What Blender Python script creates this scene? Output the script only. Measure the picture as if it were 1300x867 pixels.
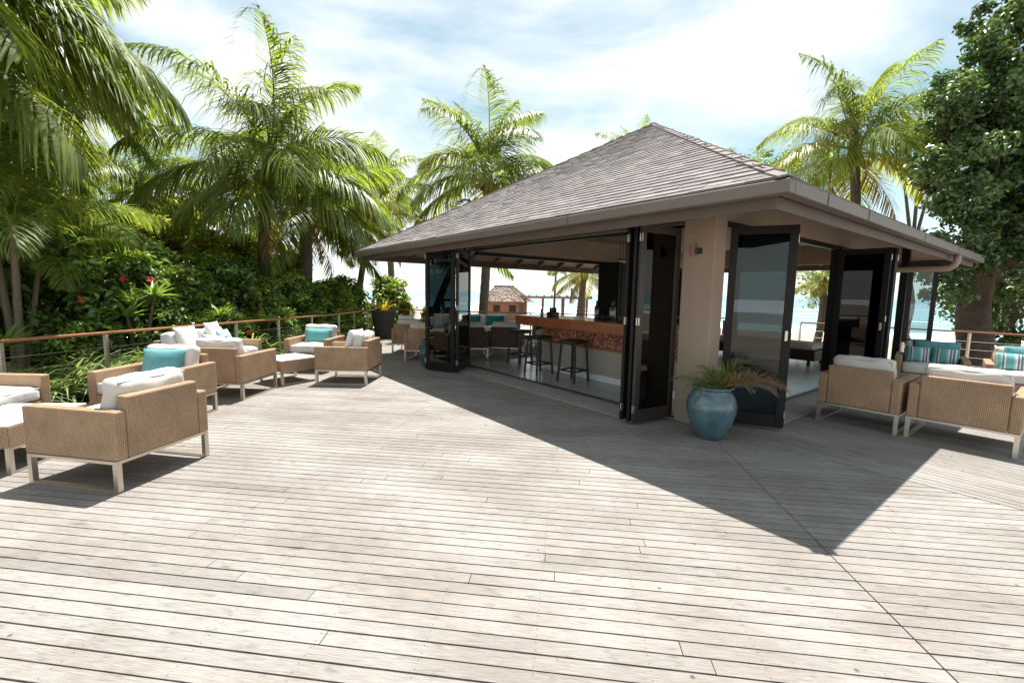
import bpy, bmesh, math, random
import numpy as np
from mathutils import Vector, Matrix
R = math.radians
random.seed(7)
scene = bpy.context.scene
for o in list(bpy.data.objects): bpy.data.objects.remove(o)
C = scene.collection

# ------------------------------------------------------------------ camera
PITCH, ROLL, CAMH = .1092, .018, 1.6
fwd = Vector((0, math.cos(PITCH), -math.sin(PITCH)))
r0 = Vector((1, 0, 0)); u0 = r0.cross(fwd)
rt = math.cos(ROLL)*r0 + math.sin(ROLL)*u0
up = -math.sin(ROLL)*r0 + math.cos(ROLL)*u0
cd = bpy.data.cameras.new('camera'); cam = bpy.data.objects.new('camera', cd); C.objects.link(cam)
cd.sensor_fit = 'HORIZONTAL'; cd.sensor_width = 36; cd.lens = 571/1300*36
cd.clip_start = .05; cd.clip_end = 20000
m = Matrix((rt, up, -fwd)).transposed().to_4x4(); m.translation = (0, 0, CAMH); cam.matrix_world = m
scene.camera = cam

# ------------------------------------------------------------------ light
SUN = Vector((.143, .976, 2.53)).normalized()
world = bpy.data.worlds.new('World'); scene.world = world; world.use_nodes = True
nt = world.node_tree; nt.nodes.clear()
def N(t, tree=None, **k):
    n = (tree or nt).nodes.new(t)
    for a, b in k.items(): setattr(n, a, b)
    return n
sky = N('ShaderNodeTexSky', sky_type='NISHITA', sun_disc=False, sun_elevation=math.asin(SUN.z), sun_rotation=math.atan2(SUN.x, SUN.y), altitude=5, air_density=1.0, dust_density=.25, ozone_density=1.6)
tc = N('ShaderNodeTexCoord'); mp = N('ShaderNodeMapping'); mp.inputs['Scale'].default_value = (1.1, 1.1, 2.6); mp.inputs['Location'].default_value = (.35, .1, .2)
no = N('ShaderNodeTexNoise'); no.inputs['Scale'].default_value = 1.35; no.inputs['Detail'].default_value = 9; no.inputs['Roughness'].default_value = .56; no.inputs['Distortion'].default_value = .35
cr = N('ShaderNodeValToRGB'); cr.color_ramp.elements[0].position = .415; cr.color_ramp.elements[1].position = .625; cr.color_ramp.elements[0].color = (.12, .12, .12, 1)
mx = N('ShaderNodeMix', data_type='RGBA'); mx.inputs[7].default_value = (8.0, 8.25, 8.35, 1)
bg = N('ShaderNodeBackground'); bg.inputs[1].default_value = .070
ow = N('ShaderNodeOutputWorld')
L = nt.links.new
L(tc.outputs['Generated'], mp.inputs[0]); L(mp.outputs[0], no.inputs['Vector']); L(no.outputs[0], cr.inputs[0])
tint = N('ShaderNodeMix', data_type='RGBA', blend_type='MULTIPLY'); tint.inputs[0].default_value = 1; tint.inputs[7].default_value = (.97, 1.17, .94, 1)
L(sky.outputs[0], tint.inputs[6])
sz = N('ShaderNodeSeparateXYZ'); L(tc.outputs['Generated'], sz.inputs[0])
hz = N('ShaderNodeMapRange', interpolation_type='SMOOTHSTEP'); hz.inputs[1].default_value = 0; hz.inputs[2].default_value = .30; hz.inputs[3].default_value = .72; hz.inputs[4].default_value = 0; L(sz.outputs[2], hz.inputs[0])
mxm = N('ShaderNodeMath', operation='MAXIMUM'); L(cr.outputs[0], mxm.inputs[0]); L(hz.outputs[0], mxm.inputs[1])
L(mxm.outputs[0], mx.inputs[0]); L(tint.outputs[2], mx.inputs[6]); L(mx.outputs[2], bg.inputs[0]); L(bg.outputs[0], ow.inputs[0])
sl = bpy.data.lights.new('sun', 'SUN'); sl.energy = 5.0; sl.angle = R(.5); sl.color = (1, .955, .89)
so = bpy.data.objects.new('sun', sl); C.objects.link(so); so.rotation_euler = SUN.to_track_quat('Z', 'Y').to_euler(); so.location = (0, 0, 30)
vs = scene.view_settings; vs.view_transform = 'Standard'; vs.look = 'None'; vs.gamma = 1; vs.exposure = 1.12; vs.use_curve_mapping = False
scene.render.engine = 'CYCLES'
scene.cycles.transparent_max_bounces = 24; scene.cycles.max_bounces = 8

# ------------------------------------------------------------------ frame of reference of the pavilion: v = local x, u = local y
A = .663
U = Vector((-math.sin(A), math.cos(A), 0)); V = Vector((math.cos(A), math.sin(A), 0)); PC = Vector((2.35, 5.34, 0))
def W(v, u, z=0): return PC + V*v + U*u + Vector((0, 0, z))

# ------------------------------------------------------------------ materials
MATS = {}
def mat(name, col, rough=.6, metal=0, var=0, vscale=3, bump=0, bscale=40, spec=.5, col2=None, cscale=None, tone=False, uv=False, coat=0, stretch=(1, 1, 1), trans=0, rnd=0, detail=6):
    if name in MATS: return MATS[name]
    M = bpy.data.materials.new(name); M.use_nodes = True; t = M.node_tree
    b = t.nodes['Principled BSDF']; out = t.nodes['Material Output']
    b.inputs['Roughness'].default_value = rough; b.inputs['Metallic'].default_value = metal
    b.inputs['Specular IOR Level'].default_value = spec; b.inputs['Coat Weight'].default_value = coat
    c4 = (*col, 1); b.inputs['Base Color'].default_value = c4
    last = None
    def coords():
        tc = N('ShaderNodeTexCoord', t); mp = N('ShaderNodeMapping', t); mp.inputs['Scale'].default_value = stretch
        t.links.new(tc.outputs['UV' if uv else 'Object'], mp.inputs[0]); return mp.outputs[0]
    if var or col2 or bump: co = coords()
    rgb = N('ShaderNodeRGB', t); rgb.outputs[0].default_value = c4; last = rgb.outputs[0]
    if col2 or var:
        n = N('ShaderNodeTexNoise', t); n.inputs['Scale'].default_value = cscale or vscale; n.inputs['Detail'].default_value = detail; n.inputs['Roughness'].default_value = .6
        t.links.new(co, n.inputs['Vector'])
        mr = N('ShaderNodeMapRange', t); mr.inputs[1].default_value = .3; mr.inputs[2].default_value = .7
        t.links.new(n.outputs[0], mr.inputs[0])
        x = N('ShaderNodeMix', t, data_type='RGBA')
        c2 = col2 or tuple(max(0, k*(1-var)) for k in col)
        x.inputs[7].default_value = (*c2, 1); t.links.new(last, x.inputs[6]); t.links.new(mr.outputs[0], x.inputs[0]); last = x.outputs[2]
    if tone:
        a = N('ShaderNodeAttribute', t, attribute_name='tone'); x = N('ShaderNodeMix', t, data_type='RGBA', blend_type='MULTIPLY'); x.inputs[0].default_value = 1
        t.links.new(last, x.inputs[6]); t.links.new(a.outputs['Color'], x.inputs[7]); last = x.outputs[2]
    if rnd:
        oi = N('ShaderNodeObjectInfo', t); mr = N('ShaderNodeMapRange', t); mr.inputs[3].default_value = 1-rnd; mr.inputs[4].default_value = 1+rnd
        t.links.new(oi.outputs['Random'], mr.inputs[0]); x = N('ShaderNodeMix', t, data_type='RGBA', blend_type='MULTIPLY'); x.inputs[0].default_value = 1
        t.links.new(last, x.inputs[6]); t.links.new(mr.outputs[0], x.inputs[7]); last = x.outputs[2]
    t.links.new(last, b.inputs['Base Color'])
    if bump:
        n = N('ShaderNodeTexNoise', t); n.inputs['Scale'].default_value = bscale; n.inputs['Detail'].default_value = 4
        t.links.new(co, n.inputs['Vector']); bp = N('ShaderNodeBump', t); bp.inputs['Strength'].default_value = bump; bp.inputs['Distance'].default_value = .02
        t.links.new(n.outputs[0], bp.inputs['Height']); t.links.new(bp.outputs[0], b.inputs['Normal'])
    if trans:
        tr = N('ShaderNodeBsdfTranslucent', t); ms = N('ShaderNodeMixShader', t); ms.inputs[0].default_value = trans
        bc = N('ShaderNodeMix', t, data_type='RGBA', blend_type='MULTIPLY'); bc.inputs[0].default_value = 1; bc.inputs[7].default_value = (1.6, 1.5, .7, 1)
        t.links.new(last, bc.inputs[6]); t.links.new(bc.outputs[2], tr.inputs[0])
        t.links.new(b.outputs[0], ms.inputs[1]); t.links.new(tr.outputs[0], ms.inputs[2]); t.links.new(ms.outputs[0], out.inputs[0])
    MATS[name] = M; return M
def nodes_of(M): return M.node_tree, M.node_tree.nodes['Principled BSDF'], M.node_tree.nodes['Material Output']

def deck_mat(name, ang):
    M = bpy.data.materials.new(name); M.use_nodes = True; t, b, out = nodes_of(M)
    b.inputs['Roughness'].default_value = .75; b.inputs['Specular IOR Level'].default_value = .25
    g = N('ShaderNodeNewGeometry', t); rot = N('ShaderNodeVectorRotate', t, rotation_type='Z_AXIS'); rot.inputs['Angle'].default_value = -ang
    t.links.new(g.outputs['Position'], rot.inputs['Vector'])
    def noise(scale, stretch, det=5, rough=.6):
        mp = N('ShaderNodeMapping', t); mp.inputs['Scale'].default_value = stretch; t.links.new(rot.outputs[0], mp.inputs[0])
        n = N('ShaderNodeTexNoise', t); n.inputs['Scale'].default_value = scale; n.inputs['Detail'].default_value = det; n.inputs['Roughness'].default_value = rough
        t.links.new(mp.outputs[0], n.inputs['Vector']); return n.outputs[0]
    def ramp(v, a, bb, lo, hi):
        mr = N('ShaderNodeMapRange', t); mr.inputs[1].default_value = a; mr.inputs[2].default_value = bb; mr.inputs[3].default_value = lo; mr.inputs[4].default_value = hi
        t.links.new(v, mr.inputs[0]); return mr.outputs[0]
    def mul(c, v):
        x = N('ShaderNodeMix', t, data_type='RGBA', blend_type='MULTIPLY'); x.inputs[0].default_value = 1; t.links.new(c, x.inputs[6]); t.links.new(v, x.inputs[7]); return x.outputs[2]
    grain = noise(9, (1, 26, 1), 6, .65); fine = noise(40, (1, 14, 1), 3, .6); patch = noise(.9, (1, 1.6, 1), 5, .6); blot = noise(7, (1, 3, 1), 3, .5)
    base = N('ShaderNodeMix', t, data_type='RGBA'); base.inputs[6].default_value = (.235, .21, .188, 1); base.inputs[7].default_value = (.30, .28, .26, 1)
    t.links.new(ramp(patch, .40, .60, 0, 1), base.inputs[0])
    c = mul(base.outputs[2], ramp(grain, .3, .7, .56, 1.22)); c = mul(c, ramp(fine, .35, .7, .93, 1.05)); c = mul(c, ramp(blot, .26, .40, .66, 1))
    if name == 'deck_wood':                # two screws across each board over every joist
        sp = N('ShaderNodeSeparateXYZ', t); t.links.new(rot.outputs[0], sp.inputs[0])
        def mth(op, a, bv=None):
            q = N('ShaderNodeMath', t, operation=op)
            for i_, x_ in enumerate((a, bv)):
                if x_ is None: continue
                if isinstance(x_, (int, float)): q.inputs[i_].default_value = x_
                else: t.links.new(x_, q.inputs[i_])
            return q.outputs[0]
        y0_ = -(PC.dot((U+V)/2**.5)-10.0); row = mth('ABSOLUTE', mth('SUBTRACT', mth('FRACT', mth('ADD', mth('DIVIDE', mth('SUBTRACT', sp.outputs[1], y0_), .0875), 100.5)), .5))
        dy = mth('MULTIPLY', mth('SUBTRACT', row, .27), .0875); dx = mth('MULTIPLY', mth('SUBTRACT', mth('FRACT', mth('ADD', mth('DIVIDE', sp.outputs[0], .5), 100.3)), .5), .5)
        c = mul(c, ramp(mth('SQRT', mth('ADD', mth('MULTIPLY', dx, dx), mth('MULTIPLY', dy, dy))), .003, .006, .6, 1))
    vo = N('ShaderNodeTexVoronoi', t); vo.inputs['Scale'].default_value = 3.6; t.links.new(rot.outputs[0], vo.inputs['Vector']); c = mul(c, ramp(vo.outputs['Distance'], .018, .05, .35, 1))
    a = N('ShaderNodeAttribute', t, attribute_name='tone'); c = mul(c, a.outputs['Color'])
    t.links.new(c, b.inputs['Base Color'])
    bp = N('ShaderNodeBump', t); bp.inputs['Strength'].default_value = .35; bp.inputs['Distance'].default_value = .006
    t.links.new(grain, bp.inputs['Height']); t.links.new(bp.outputs[0], b.inputs['Normal'])
    MATS[name] = M; return M

def wicker_mat(name, c1, c2, cm):
    M = bpy.data.materials.new(name); M.use_nodes = True; t, b, out = nodes_of(M)
    b.inputs['Roughness'].default_value = .55; b.inputs['Specular IOR Level'].default_value = .35
    tc = N('ShaderNodeTexCoord', t); mp = N('ShaderNodeMapping', t); mp.inputs['Rotation'].default_value = (0, 0, R(90))
    t.links.new(tc.outputs['UV'], mp.inputs[0])
    br = N('ShaderNodeTexBrick', t); br.inputs['Scale'].default_value = 1; br.inputs['Brick Width'].default_value = .028; br.inputs['Row Height'].default_value = .0145
    br.inputs['Mortar Size'].default_value = .0022; br.inputs['Mortar Smooth'].default_value = .6; br.inputs['Bias'].default_value = -.1
    br.inputs['Color1'].default_value = (*c1, 1); br.inputs['Color2'].default_value = (*c2, 1); br.inputs['Mortar'].default_value = (*cm, 1)
    t.links.new(mp.outputs[0], br.inputs['Vector'])
    n = N('ShaderNodeTexNoise', t); n.inputs['Scale'].default_value = 5; t.links.new(tc.outputs['Object'], n.inputs['Vector'])
    mr = N('ShaderNodeMapRange', t); mr.inputs[1].default_value = .3; mr.inputs[2].default_value = .7; mr.inputs[3].default_value = .86; mr.inputs[4].default_value = 1.1; t.links.new(n.outputs[0], mr.inputs[0])
    x = N('ShaderNodeMix', t, data_type='RGBA', blend_type='MULTIPLY'); x.inputs[0].default_value = 1; t.links.new(br.outputs[0], x.inputs[6]); t.links.new(mr.outputs[0], x.inputs[7])
    t.links.new(x.outputs[2], b.inputs['Base Color'])
    bp = N('ShaderNodeBump', t); bp.inputs['Strength'].default_value = .7; bp.inputs['Distance'].default_value = .004; bp.invert = True
    t.links.new(br.outputs['Fac'], bp.inputs['Height']); t.links.new(bp.outputs[0], b.inputs['Normal'])
    MATS[name] = M; return M

def glass_mat(name, tintc, refl=1.0, ior=1.5):
    M = bpy.data.materials.new(name); M.use_nodes = True; t = M.node_tree; t.nodes.clear()
    out = N('ShaderNodeOutputMaterial', t); tr = N('ShaderNodeBsdfTransparent', t); tr.inputs[0].default_value = (*tintc, 1)
    gl = N('ShaderNodeBsdfGlossy', t); gl.inputs['Roughness'].default_value = .012; gl.inputs[0].default_value = (refl, refl, refl, 1)
    fr = N('ShaderNodeFresnel', t); fr.inputs[0].default_value = ior; ms = N('ShaderNodeMixShader', t)
    t.links.new(fr.outputs[0], ms.inputs[0]); t.links.new(tr.outputs[0], ms.inputs[1]); t.links.new(gl.outputs[0], ms.inputs[2]); t.links.new(ms.outputs[0], out.inputs[0])
    MATS[name] = M; return M

def stripe_mat(name):
    M = bpy.data.materials.new(name); M.use_nodes = True; t, b, out = nodes_of(M); b.inputs['Roughness'].default_value = .85
    tc = N('ShaderNodeTexCoord', t); sp = N('ShaderNodeSeparateXYZ', t); t.links.new(tc.outputs['Object'], sp.inputs[0])
    mr = N('ShaderNodeMapRange', t); mr.inputs[1].default_value = -.2; mr.inputs[2].default_value = .2; t.links.new(sp.outputs[0], mr.inputs[0])
    cr = N('ShaderNodeValToRGB', t); cr.color_ramp.interpolation = 'CONSTANT'; e = cr.color_ramp.elements
    teal = (.12, .34, .35, 1); cream = (.62, .6, .56, 1); dk = (.10, .14, .18, 1); lt = (.25, .5, .5, 1)
    seq = [(0, dk), (.05, cream), (.1, teal), (.2, lt), (.24, dk), (.29, cream), (.33, teal), (.55, lt), (.6, cream), (.65, dk), (.7, cream), (.74, dk), (.8, cream), (.85, teal), (.95, dk)]
    e[0].position = 0; e[0].color = dk; e[1].position = .05; e[1].color = cream
    for p, c in seq[2:]: k = e.new(p); k.color = c
    t.links.new(mr.outputs[0], cr.inputs[0]); t.links.new(cr.outputs[0], b.inputs['Base Color'])
    MATS[name] = M; return M

DD = math.atan2((U-V).y, (U-V).x)     # direction of the main deck boards
deck_mat('deck_wood', DD); deck_mat('deck_wood_side', math.atan2(U.y, U.x))
wicker_mat('wicker', (.46, .305, .19), (.39, .25, .15), (.19, .115, .068))
wicker_mat('wicker_dark', (.13, .085, .06), (.09, .06, .045), (.03, .02, .015))
mat('steel', (.62, .57, .5), .38, 1.0, bump=.05, bscale=200)
mat('cushion', (.62, .585, .535), .9, var=.07, vscale=5, bump=.35, bscale=9, spec=.1)
mat('cushion_white', (.70, .69, .67), .9, var=.06, vscale=6, bump=.35, bscale=12, spec=.1)
mat('piping', (.42, .39, .35), .9)
mat('teal_fabric', (.13, .33, .345), .9, var=.25, vscale=6, bump=.4, bscale=14, spec=.1)
mat('teal_dark', (.02, .20, .19), .9, var=.2, vscale=6, bump=.3, bscale=14, spec=.1)
mat('aqua_fabric', (.14, .38, .39), .9, var=.15, vscale=6, bump=.4, bscale=14, spec=.1)
mat('grey_fabric', (.40, .39, .38), .9, var=.15, vscale=20, spec=.1)
mat('blue_print', (.62, .70, .74), .9, col2=(.10, .30, .38), cscale=16, spec=.1)
stripe_mat('stripe_fabric')
mat('plaster', (.37, .285, .22), .85, var=.2, vscale=1.3, bump=.15, bscale=60, spec=.2)
mat('plaster_grey', (.40, .36, .31), .85, var=.1, vscale=2, spec=.2)
mat('fascia', (.115, .084, .067), .6, var=.2, vscale=2.5, stretch=(1, 1, 3), bump=.1, bscale=30)
mat('gutter', (.15, .127, .11), .45, var=.15, vscale=2)
mat('soffit', (.33, .245, .19), .8, var=.1, vscale=2)
mat('shingle', (.225, .207, .20), .9, var=.2, vscale=5, bump=.08, bscale=60, tone=True, spec=.2)
mat('hip', (.22, .185, .175), .9, var=.2, vscale=6)
mat('dark_frame', (.012, .011, .011), .5, var=.3, vscale=4, spec=.25)
mat('brown_frame', (.045, .034, .029), .4, var=.2, vscale=4)
glass_mat('glass', (.62, .70, .72)); glass_mat('glass_dark', (.10, .15, .165), 1, 1.38); glass_mat('glass_mid', (.34, .41, .43)); glass_mat('table_glass', (.75, .8, .8))
mat('tile_floor', (.40, .405, .40), .24, var=.12, vscale=1.2, bump=.02, bscale=5)
mat('concrete', (.40, .365, .33), .75, var=.25, vscale=3, bump=.2, bscale=30)
mat('bar_wood', (.36, .115, .048), .28, var=.35, vscale=3, stretch=(1, 9, 9), coat=.3)
mat('mosaic', (.36, .15, .085), .4, tone=True)
mat('black_wood', (.03, .02, .017), .6, var=.3, vscale=5)
mat('brown_wood', (.16, .075, .045), .45, var=.3, vscale=6)
mat('rail_wood', (.42, .17, .07), .38, var=.35, vscale=3, stretch=(1, 1, 1), coat=.15)
mat('glaze', (.05, .095, .125), .14, col2=(.10, .185, .205), cscale=2.6, bump=.08, bscale=18, coat=.5, stretch=(3, 3, 1))
mat('glaze_dark', (.03, .07, .085), .15, col2=(.05, .13, .15), cscale=3, coat=.5)
mat('soil', (.06, .045, .035), .95, var=.3, vscale=9, bump=.6, bscale=20)
mat('stone_pot', (.075, .062, .055), .9, var=.45, vscale=14, bump=.9, bscale=30)
mat('red_lamp', (.30, .09, .09), .4)
mat('black_metal', (.02, .02, .02), .4)
mat('bottle_glass', (.015, .03, .018), .08)
mat('label_paper', (.6, .58, .52), .8)
mat('red_item', (.4, .06, .05), .5)
mat('blue_item', (.05, .13, .28), .5)
mat('white_paint', (.75, .74, .72), .6)
mat('sand', (.38, .315, .25), .95, var=.2, vscale=.25, bump=.6, bscale=3, spec=.1)
mat('garden_soil', (.075, .06, .04), .95, var=.4, vscale=2, bump=.8, bscale=6)
mat('thatch', (.33, .27, .22), .95, var=.45, vscale=3, bump=.9, bscale=12, stretch=(6, 6, 1))
mat('hut_wall', (.36, .2, .13), .85, var=.25, vscale=2)
mat('hut_timber', (.17, .10, .07), .8, var=.3, vscale=4)
mat('palm_bark', (.17, .135, .11), .95, var=.45, vscale=7, bump=.9, bscale=14, stretch=(1, 1, 2.5))
mat('palm_fibre', (.20, .125, .07), .95, var=.5, vscale=9, bump=.9, bscale=20)
mat('areca_stem', (.085, .08, .045), .55, col2=(.16, .09, .055), cscale=2, stretch=(1, 1, .6))
mat('tree_bark', (.12, .085, .065), .95, var=.5, vscale=4, bump=1, bscale=12)
mat('coconut', (.42, .24, .05), .45, var=.3, vscale=4)
mat('coconut_stalk', (.50, .27, .06), .6)
LEAFT = .56
mat('palm_leaf', (.16, .23, .055), .42, tone=True, trans=LEAFT, rnd=.18, spec=.45)
mat('palm_leaf_yellow', (.22, .25, .045), .4, tone=True, trans=LEAFT, rnd=.15, spec=.5)
mat('palm_leaf_dry', (.28, .19, .09), .7, tone=True, trans=.25, rnd=.15)
mat('rachis', (.26, .24, .07), .45, rnd=.2)
mat('leaf_dark', (.12, .21, .06), .26, tone=True, trans=.48, rnd=.15, spec=.6)
mat('leaf_mid', (.15, .24, .05), .38, tone=True, trans=.4, rnd=.15, spec=.55)
mat('leaf_light', (.27, .32, .06), .42, tone=True, trans=.55, rnd=.12, spec=.5)
mat('leaf_tree', (.075, .14, .05), .34, tone=True, trans=.34, spec=.6)
mat('leaf_grass', (.22, .30, .13), .38, tone=True, trans=.35, rnd=.15, spec=.55)
mat('leaf_yellow', (.45, .36, .04), .45, tone=True, trans=.35)
mat('leaf_pot', (.15, .20, .06), .4, tone=True, trans=.3)
mat('leaf_pot_red', (.30, .19, .10), .45, tone=True, trans=.3)
mat('petal', (.62, .045, .05), .6, trans=.3)

def sea_mat():
    M = bpy.data.materials.new('sea'); M.use_nodes = True; t, b, out = nodes_of(M)
    b.inputs['Roughness'].default_value = .18; b.inputs['Specular IOR Level'].default_value = .5
    g = N('ShaderNodeNewGeometry', t); rot = N('ShaderNodeVectorRotate', t, rotation_type='Z_AXIS'); rot.inputs['Angle'].default_value = R(44.4)
    t.links.new(g.outputs['Position'], rot.inputs['Vector'])     # after rotation: y = distance out to sea
    sp = N('ShaderNodeSeparateXYZ', t); t.links.new(rot.outputs[0], sp.inputs[0])
    def mrange(v, a, bb, lo, hi):
        mr = N('ShaderNodeMapRange', t); mr.inputs[1].default_value = a; mr.inputs[2].default_value = bb; mr.inputs[3].default_value = lo; mr.inputs[4].default_value = hi; t.links.new(v, mr.inputs[0]); return mr.outputs[0]
    mp = N('ShaderNodeMapping', t); mp.inputs['Scale'].default_value = (.02, .085, 1); t.links.new(rot.outputs[0], mp.inputs[0])
    n = N('ShaderNodeTexNoise', t); n.inputs['Scale'].default_value = 1; n.inputs['Detail'].default_value = 7; n.inputs['Roughness'].default_value = .6; t.links.new(mp.outputs[0], n.inputs['Vector'])
    near = mrange(sp.outputs[1], 44, 105, .19, -.05)
    ad = N('ShaderNodeMath', t, operation='ADD'); t.links.new(n.outputs[0], ad.inputs[0]); t.links.new(near, ad.inputs[1])
    foam = mrange(ad.outputs[0], .54, .62, 0, 1)
    deep = N('ShaderNodeMix', t, data_type='RGBA'); deep.inputs[6].default_value = (.16, .36, .40, 1); deep.inputs[7].default_value = (.055, .20, .27, 1); t.links.new(mrange(sp.outputs[1], 50, 350, 0, 1), deep.inputs[0])
    x = N('ShaderNodeMix', t, data_type='RGBA'); x.inputs[7].default_value = (.8, .82, .82, 1); t.links.new(deep.outputs[2], x.inputs[6]); t.links.new(foam, x.inputs[0]); t.links.new(x.outputs[2], b.inputs['Base Color'])
    t.links.new(mrange(foam, 0, 1, .18, .9), b.inputs['Roughness'])
    n2 = N('ShaderNodeTexNoise', t); n2.inputs['Scale'].default_value = .5; n2.inputs['Detail'].default_value = 6; mp2 = N('ShaderNodeMapping', t); mp2.inputs['Scale'].default_value = (.35, 1, 1); t.links.new(rot.outputs[0], mp2.inputs[0]); t.links.new(mp2.outputs[0], n2.inputs['Vector'])
    bp = N('ShaderNodeBump', t); bp.inputs['Strength'].default_value = .9; bp.inputs['Distance'].default_value = .5; t.links.new(n2.outputs[0], bp.inputs['Height']); t.links.new(bp.outputs[0], b.inputs['Normal'])
    MATS['sea'] = M
sea_mat()

# ------------------------------------------------------------------ mesh helpers
class MB:
    def __init__(s): s.v = []; s.f = []; s.uv = []; s.tone = []
    def add(s, vs, fs, uvs=None, tone=1.0):
        k = len(s.v); s.v += [tuple(p) for p in vs]
        for i, f in enumerate(fs):
            s.f.append(tuple(k+j for j in f)); s.uv.append(uvs[i] if uvs else None); s.tone.append(tone)
        return s
    def box(s, c, d, rot=None, tone=1.0):
        x, y, z = d[0]/2, d[1]/2, d[2]/2
        P = [Vector(p) for p in ((-x,-y,-z),(x,-y,-z),(x,y,-z),(-x,y,-z),(-x,-y,z),(x,-y,z),(x,y,z),(-x,y,z))]
        F = [(0,3,2,1),(4,5,6,7),(0,1,5,4),(1,2,6,5),(2,3,7,6),(3,0,4,7)]; ax = [(0,1),(0,1),(0,2),(1,2),(0,2),(1,2)]
        uvs = [[(P[j][a]+c[a], P[j][b]+c[b]) for j in f] for f, (a, b) in zip(F, ax)]
        if rot is not None: P = [rot @ p for p in P]
        cc = Vector(c); return s.add([p+cc for p in P], F, uvs, tone)
    def bx(s, x0, x1, y0, y1, z0, z1, tone=1.0): return s.box(((x0+x1)/2, (y0+y1)/2, (z0+z1)/2), (x1-x0, y1-y0, z1-z0), tone=tone)
    def bar(s, a, b, w, h, tone=1.0):       # a box between two points
        a = Vector(a); b = Vector(b); d = b-a; l = d.length; q = d.to_track_quat('X', 'Z').to_matrix()
        return s.box((a+b)/2, (l, w, h), q, tone)
    def tube(s, pts, rad, n=8, cap=True, tone=1.0):
        pts = [Vector(p) for p in pts]; rad = [rad]*len(pts) if not hasattr(rad, '__len__') else rad
        k = len(s.v); ref = None; rings = []
        for i, p in enumerate(pts):
            d = (pts[min(i+1, len(pts)-1)]-pts[max(i-1, 0)]).normalized()
            if ref is None: ref = d.orthogonal().normalized()
            ref = (ref - d*ref.dot(d)).normalized(); b = d.cross(ref)
            rings.append([p+(ref*math.cos(2*math.pi*j/n)+b*math.sin(2*math.pi*j/n))*rad[i] for j in range(n)])
        vs = [q for r in rings for q in r]; fs = []
        for i in range(len(pts)-1):
            for j in range(n): a = i*n+j; b_ = i*n+(j+1) % n; fs.append((a, b_, b_+n, a+n))
        if cap: fs.append(tuple(range(n-1, -1, -1))); fs.append(tuple((len(pts)-1)*n+j for j in range(n)))
        return s.add(vs, fs, None, tone)
    def lathe(s, prof, n=32, c=(0, 0, 0), tone=1.0, warp=None):
        vs = []; fs = []
        for r, z in prof:
            for j in range(n):
                a = 2*math.pi*j/n; vs.append((c[0]+r*math.cos(a), c[1]+r*math.sin(a), c[2]+z))
        for i in range(len(prof)-1):
            for j in range(n): a = i*n+j; b_ = i*n+(j+1) % n; fs.append((a, b_, b_+n, a+n))
        if prof[0][0] > 1e-4: fs.append(tuple(range(n-1, -1, -1)))
        if prof[-1][0] > 1e-4: fs.append(tuple((len(prof)-1)*n+j for j in range(n)))
        return s.add(vs, fs, None, tone)
    def mesh(s, name, material, smooth=False, bevel=0, segs=2, tone=False):
        me = bpy.data.meshes.new(name); me.from_pydata(s.v, [], s.f)
        if any(u is not None for u in s.uv):
            ul = me.uv_layers.new(name='UVMap'); i = 0
            for f, u in zip(s.f, s.uv):
                for j in range(len(f)):
                    if u: ul.data[i+j].uv = u[j]
                i += len(f)
        if bevel:
            bm = bmesh.new(); bm.from_mesh(me); es = [e for e in bm.edges if len(e.link_faces) == 2 and e.calc_face_angle(0) > .5]
            bmesh.ops.bevel(bm, geom=es, offset=bevel, segments=segs, affect='EDGES', profile=.5); bm.to_mesh(me); bm.free()
        elif tone:
            at = me.attributes.new('tone', 'FLOAT_COLOR', 'FACE')
            for i, tn in enumerate(s.tone): at.data[i].color = (tn, tn, tn, 1) if not hasattr(tn, '__len__') else (*tn, 1)
        if smooth: me.polygons.foreach_set('use_smooth', [True]*len(me.polygons))
        me.materials.append(MATS[material]); me.update(); return me
    def build(s, name, material, parent=None, smooth=False, bevel=0, loc=None, rz=0, tone=False, **k):
        return obj(name, s.mesh(name, material, smooth, bevel, tone=tone, **k), parent, loc, rz)
def obj(name, me, parent=None, loc=None, rz=0):
    o = bpy.data.objects.new(name, me); C.objects.link(o)
    if parent is not None: o.parent = parent
    if loc is not None: o.location = loc
    if rz: o.rotation_euler = (0, 0, rz)
    return o
def tag(o, label, cat, group=None):
    o['label'] = label; o['category'] = cat
    if group: o['group'] = group
    return o
def thing(name, label, cat, loc=(0, 0, 0), rz=0, group=None):
    o = bpy.data.objects.new(name, None); C.objects.link(o); o.location = loc; o.rotation_euler = (0, 0, rz); o.empty_display_size = .2
    return tag(o, label, cat, group)
def struct(o): o['kind'] = 'structure'; return o
def stuff(o): o['kind'] = 'stuff'; return o
def np_mesh(name, verts, quads, material, tones=None, smooth=False):
    me = bpy.data.meshes.new(name); nv = len(verts); nf = len(quads); k = quads.shape[1]
    me.vertices.add(nv); me.vertices.foreach_set('co', verts.astype(np.float32).ravel())
    me.loops.add(nf*k); me.loops.foreach_set('vertex_index', quads.astype(np.int32).ravel())
    me.polygons.add(nf); me.polygons.foreach_set('loop_start', np.arange(0, nf*k, k, dtype=np.int32))
    if smooth: me.polygons.foreach_set('use_smooth', np.ones(nf, bool))
    if tones is not None:
        at = me.attributes.new('tone', 'FLOAT_COLOR', 'FACE'); c = np.ones((nf, 4), np.float32)
        c[:, :3] = tones.reshape(nf, -1); at.data.foreach_set('color', c.ravel())
    me.materials.append(MATS[material]); me.update(calc_edges=True); me.validate(); return me

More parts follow.
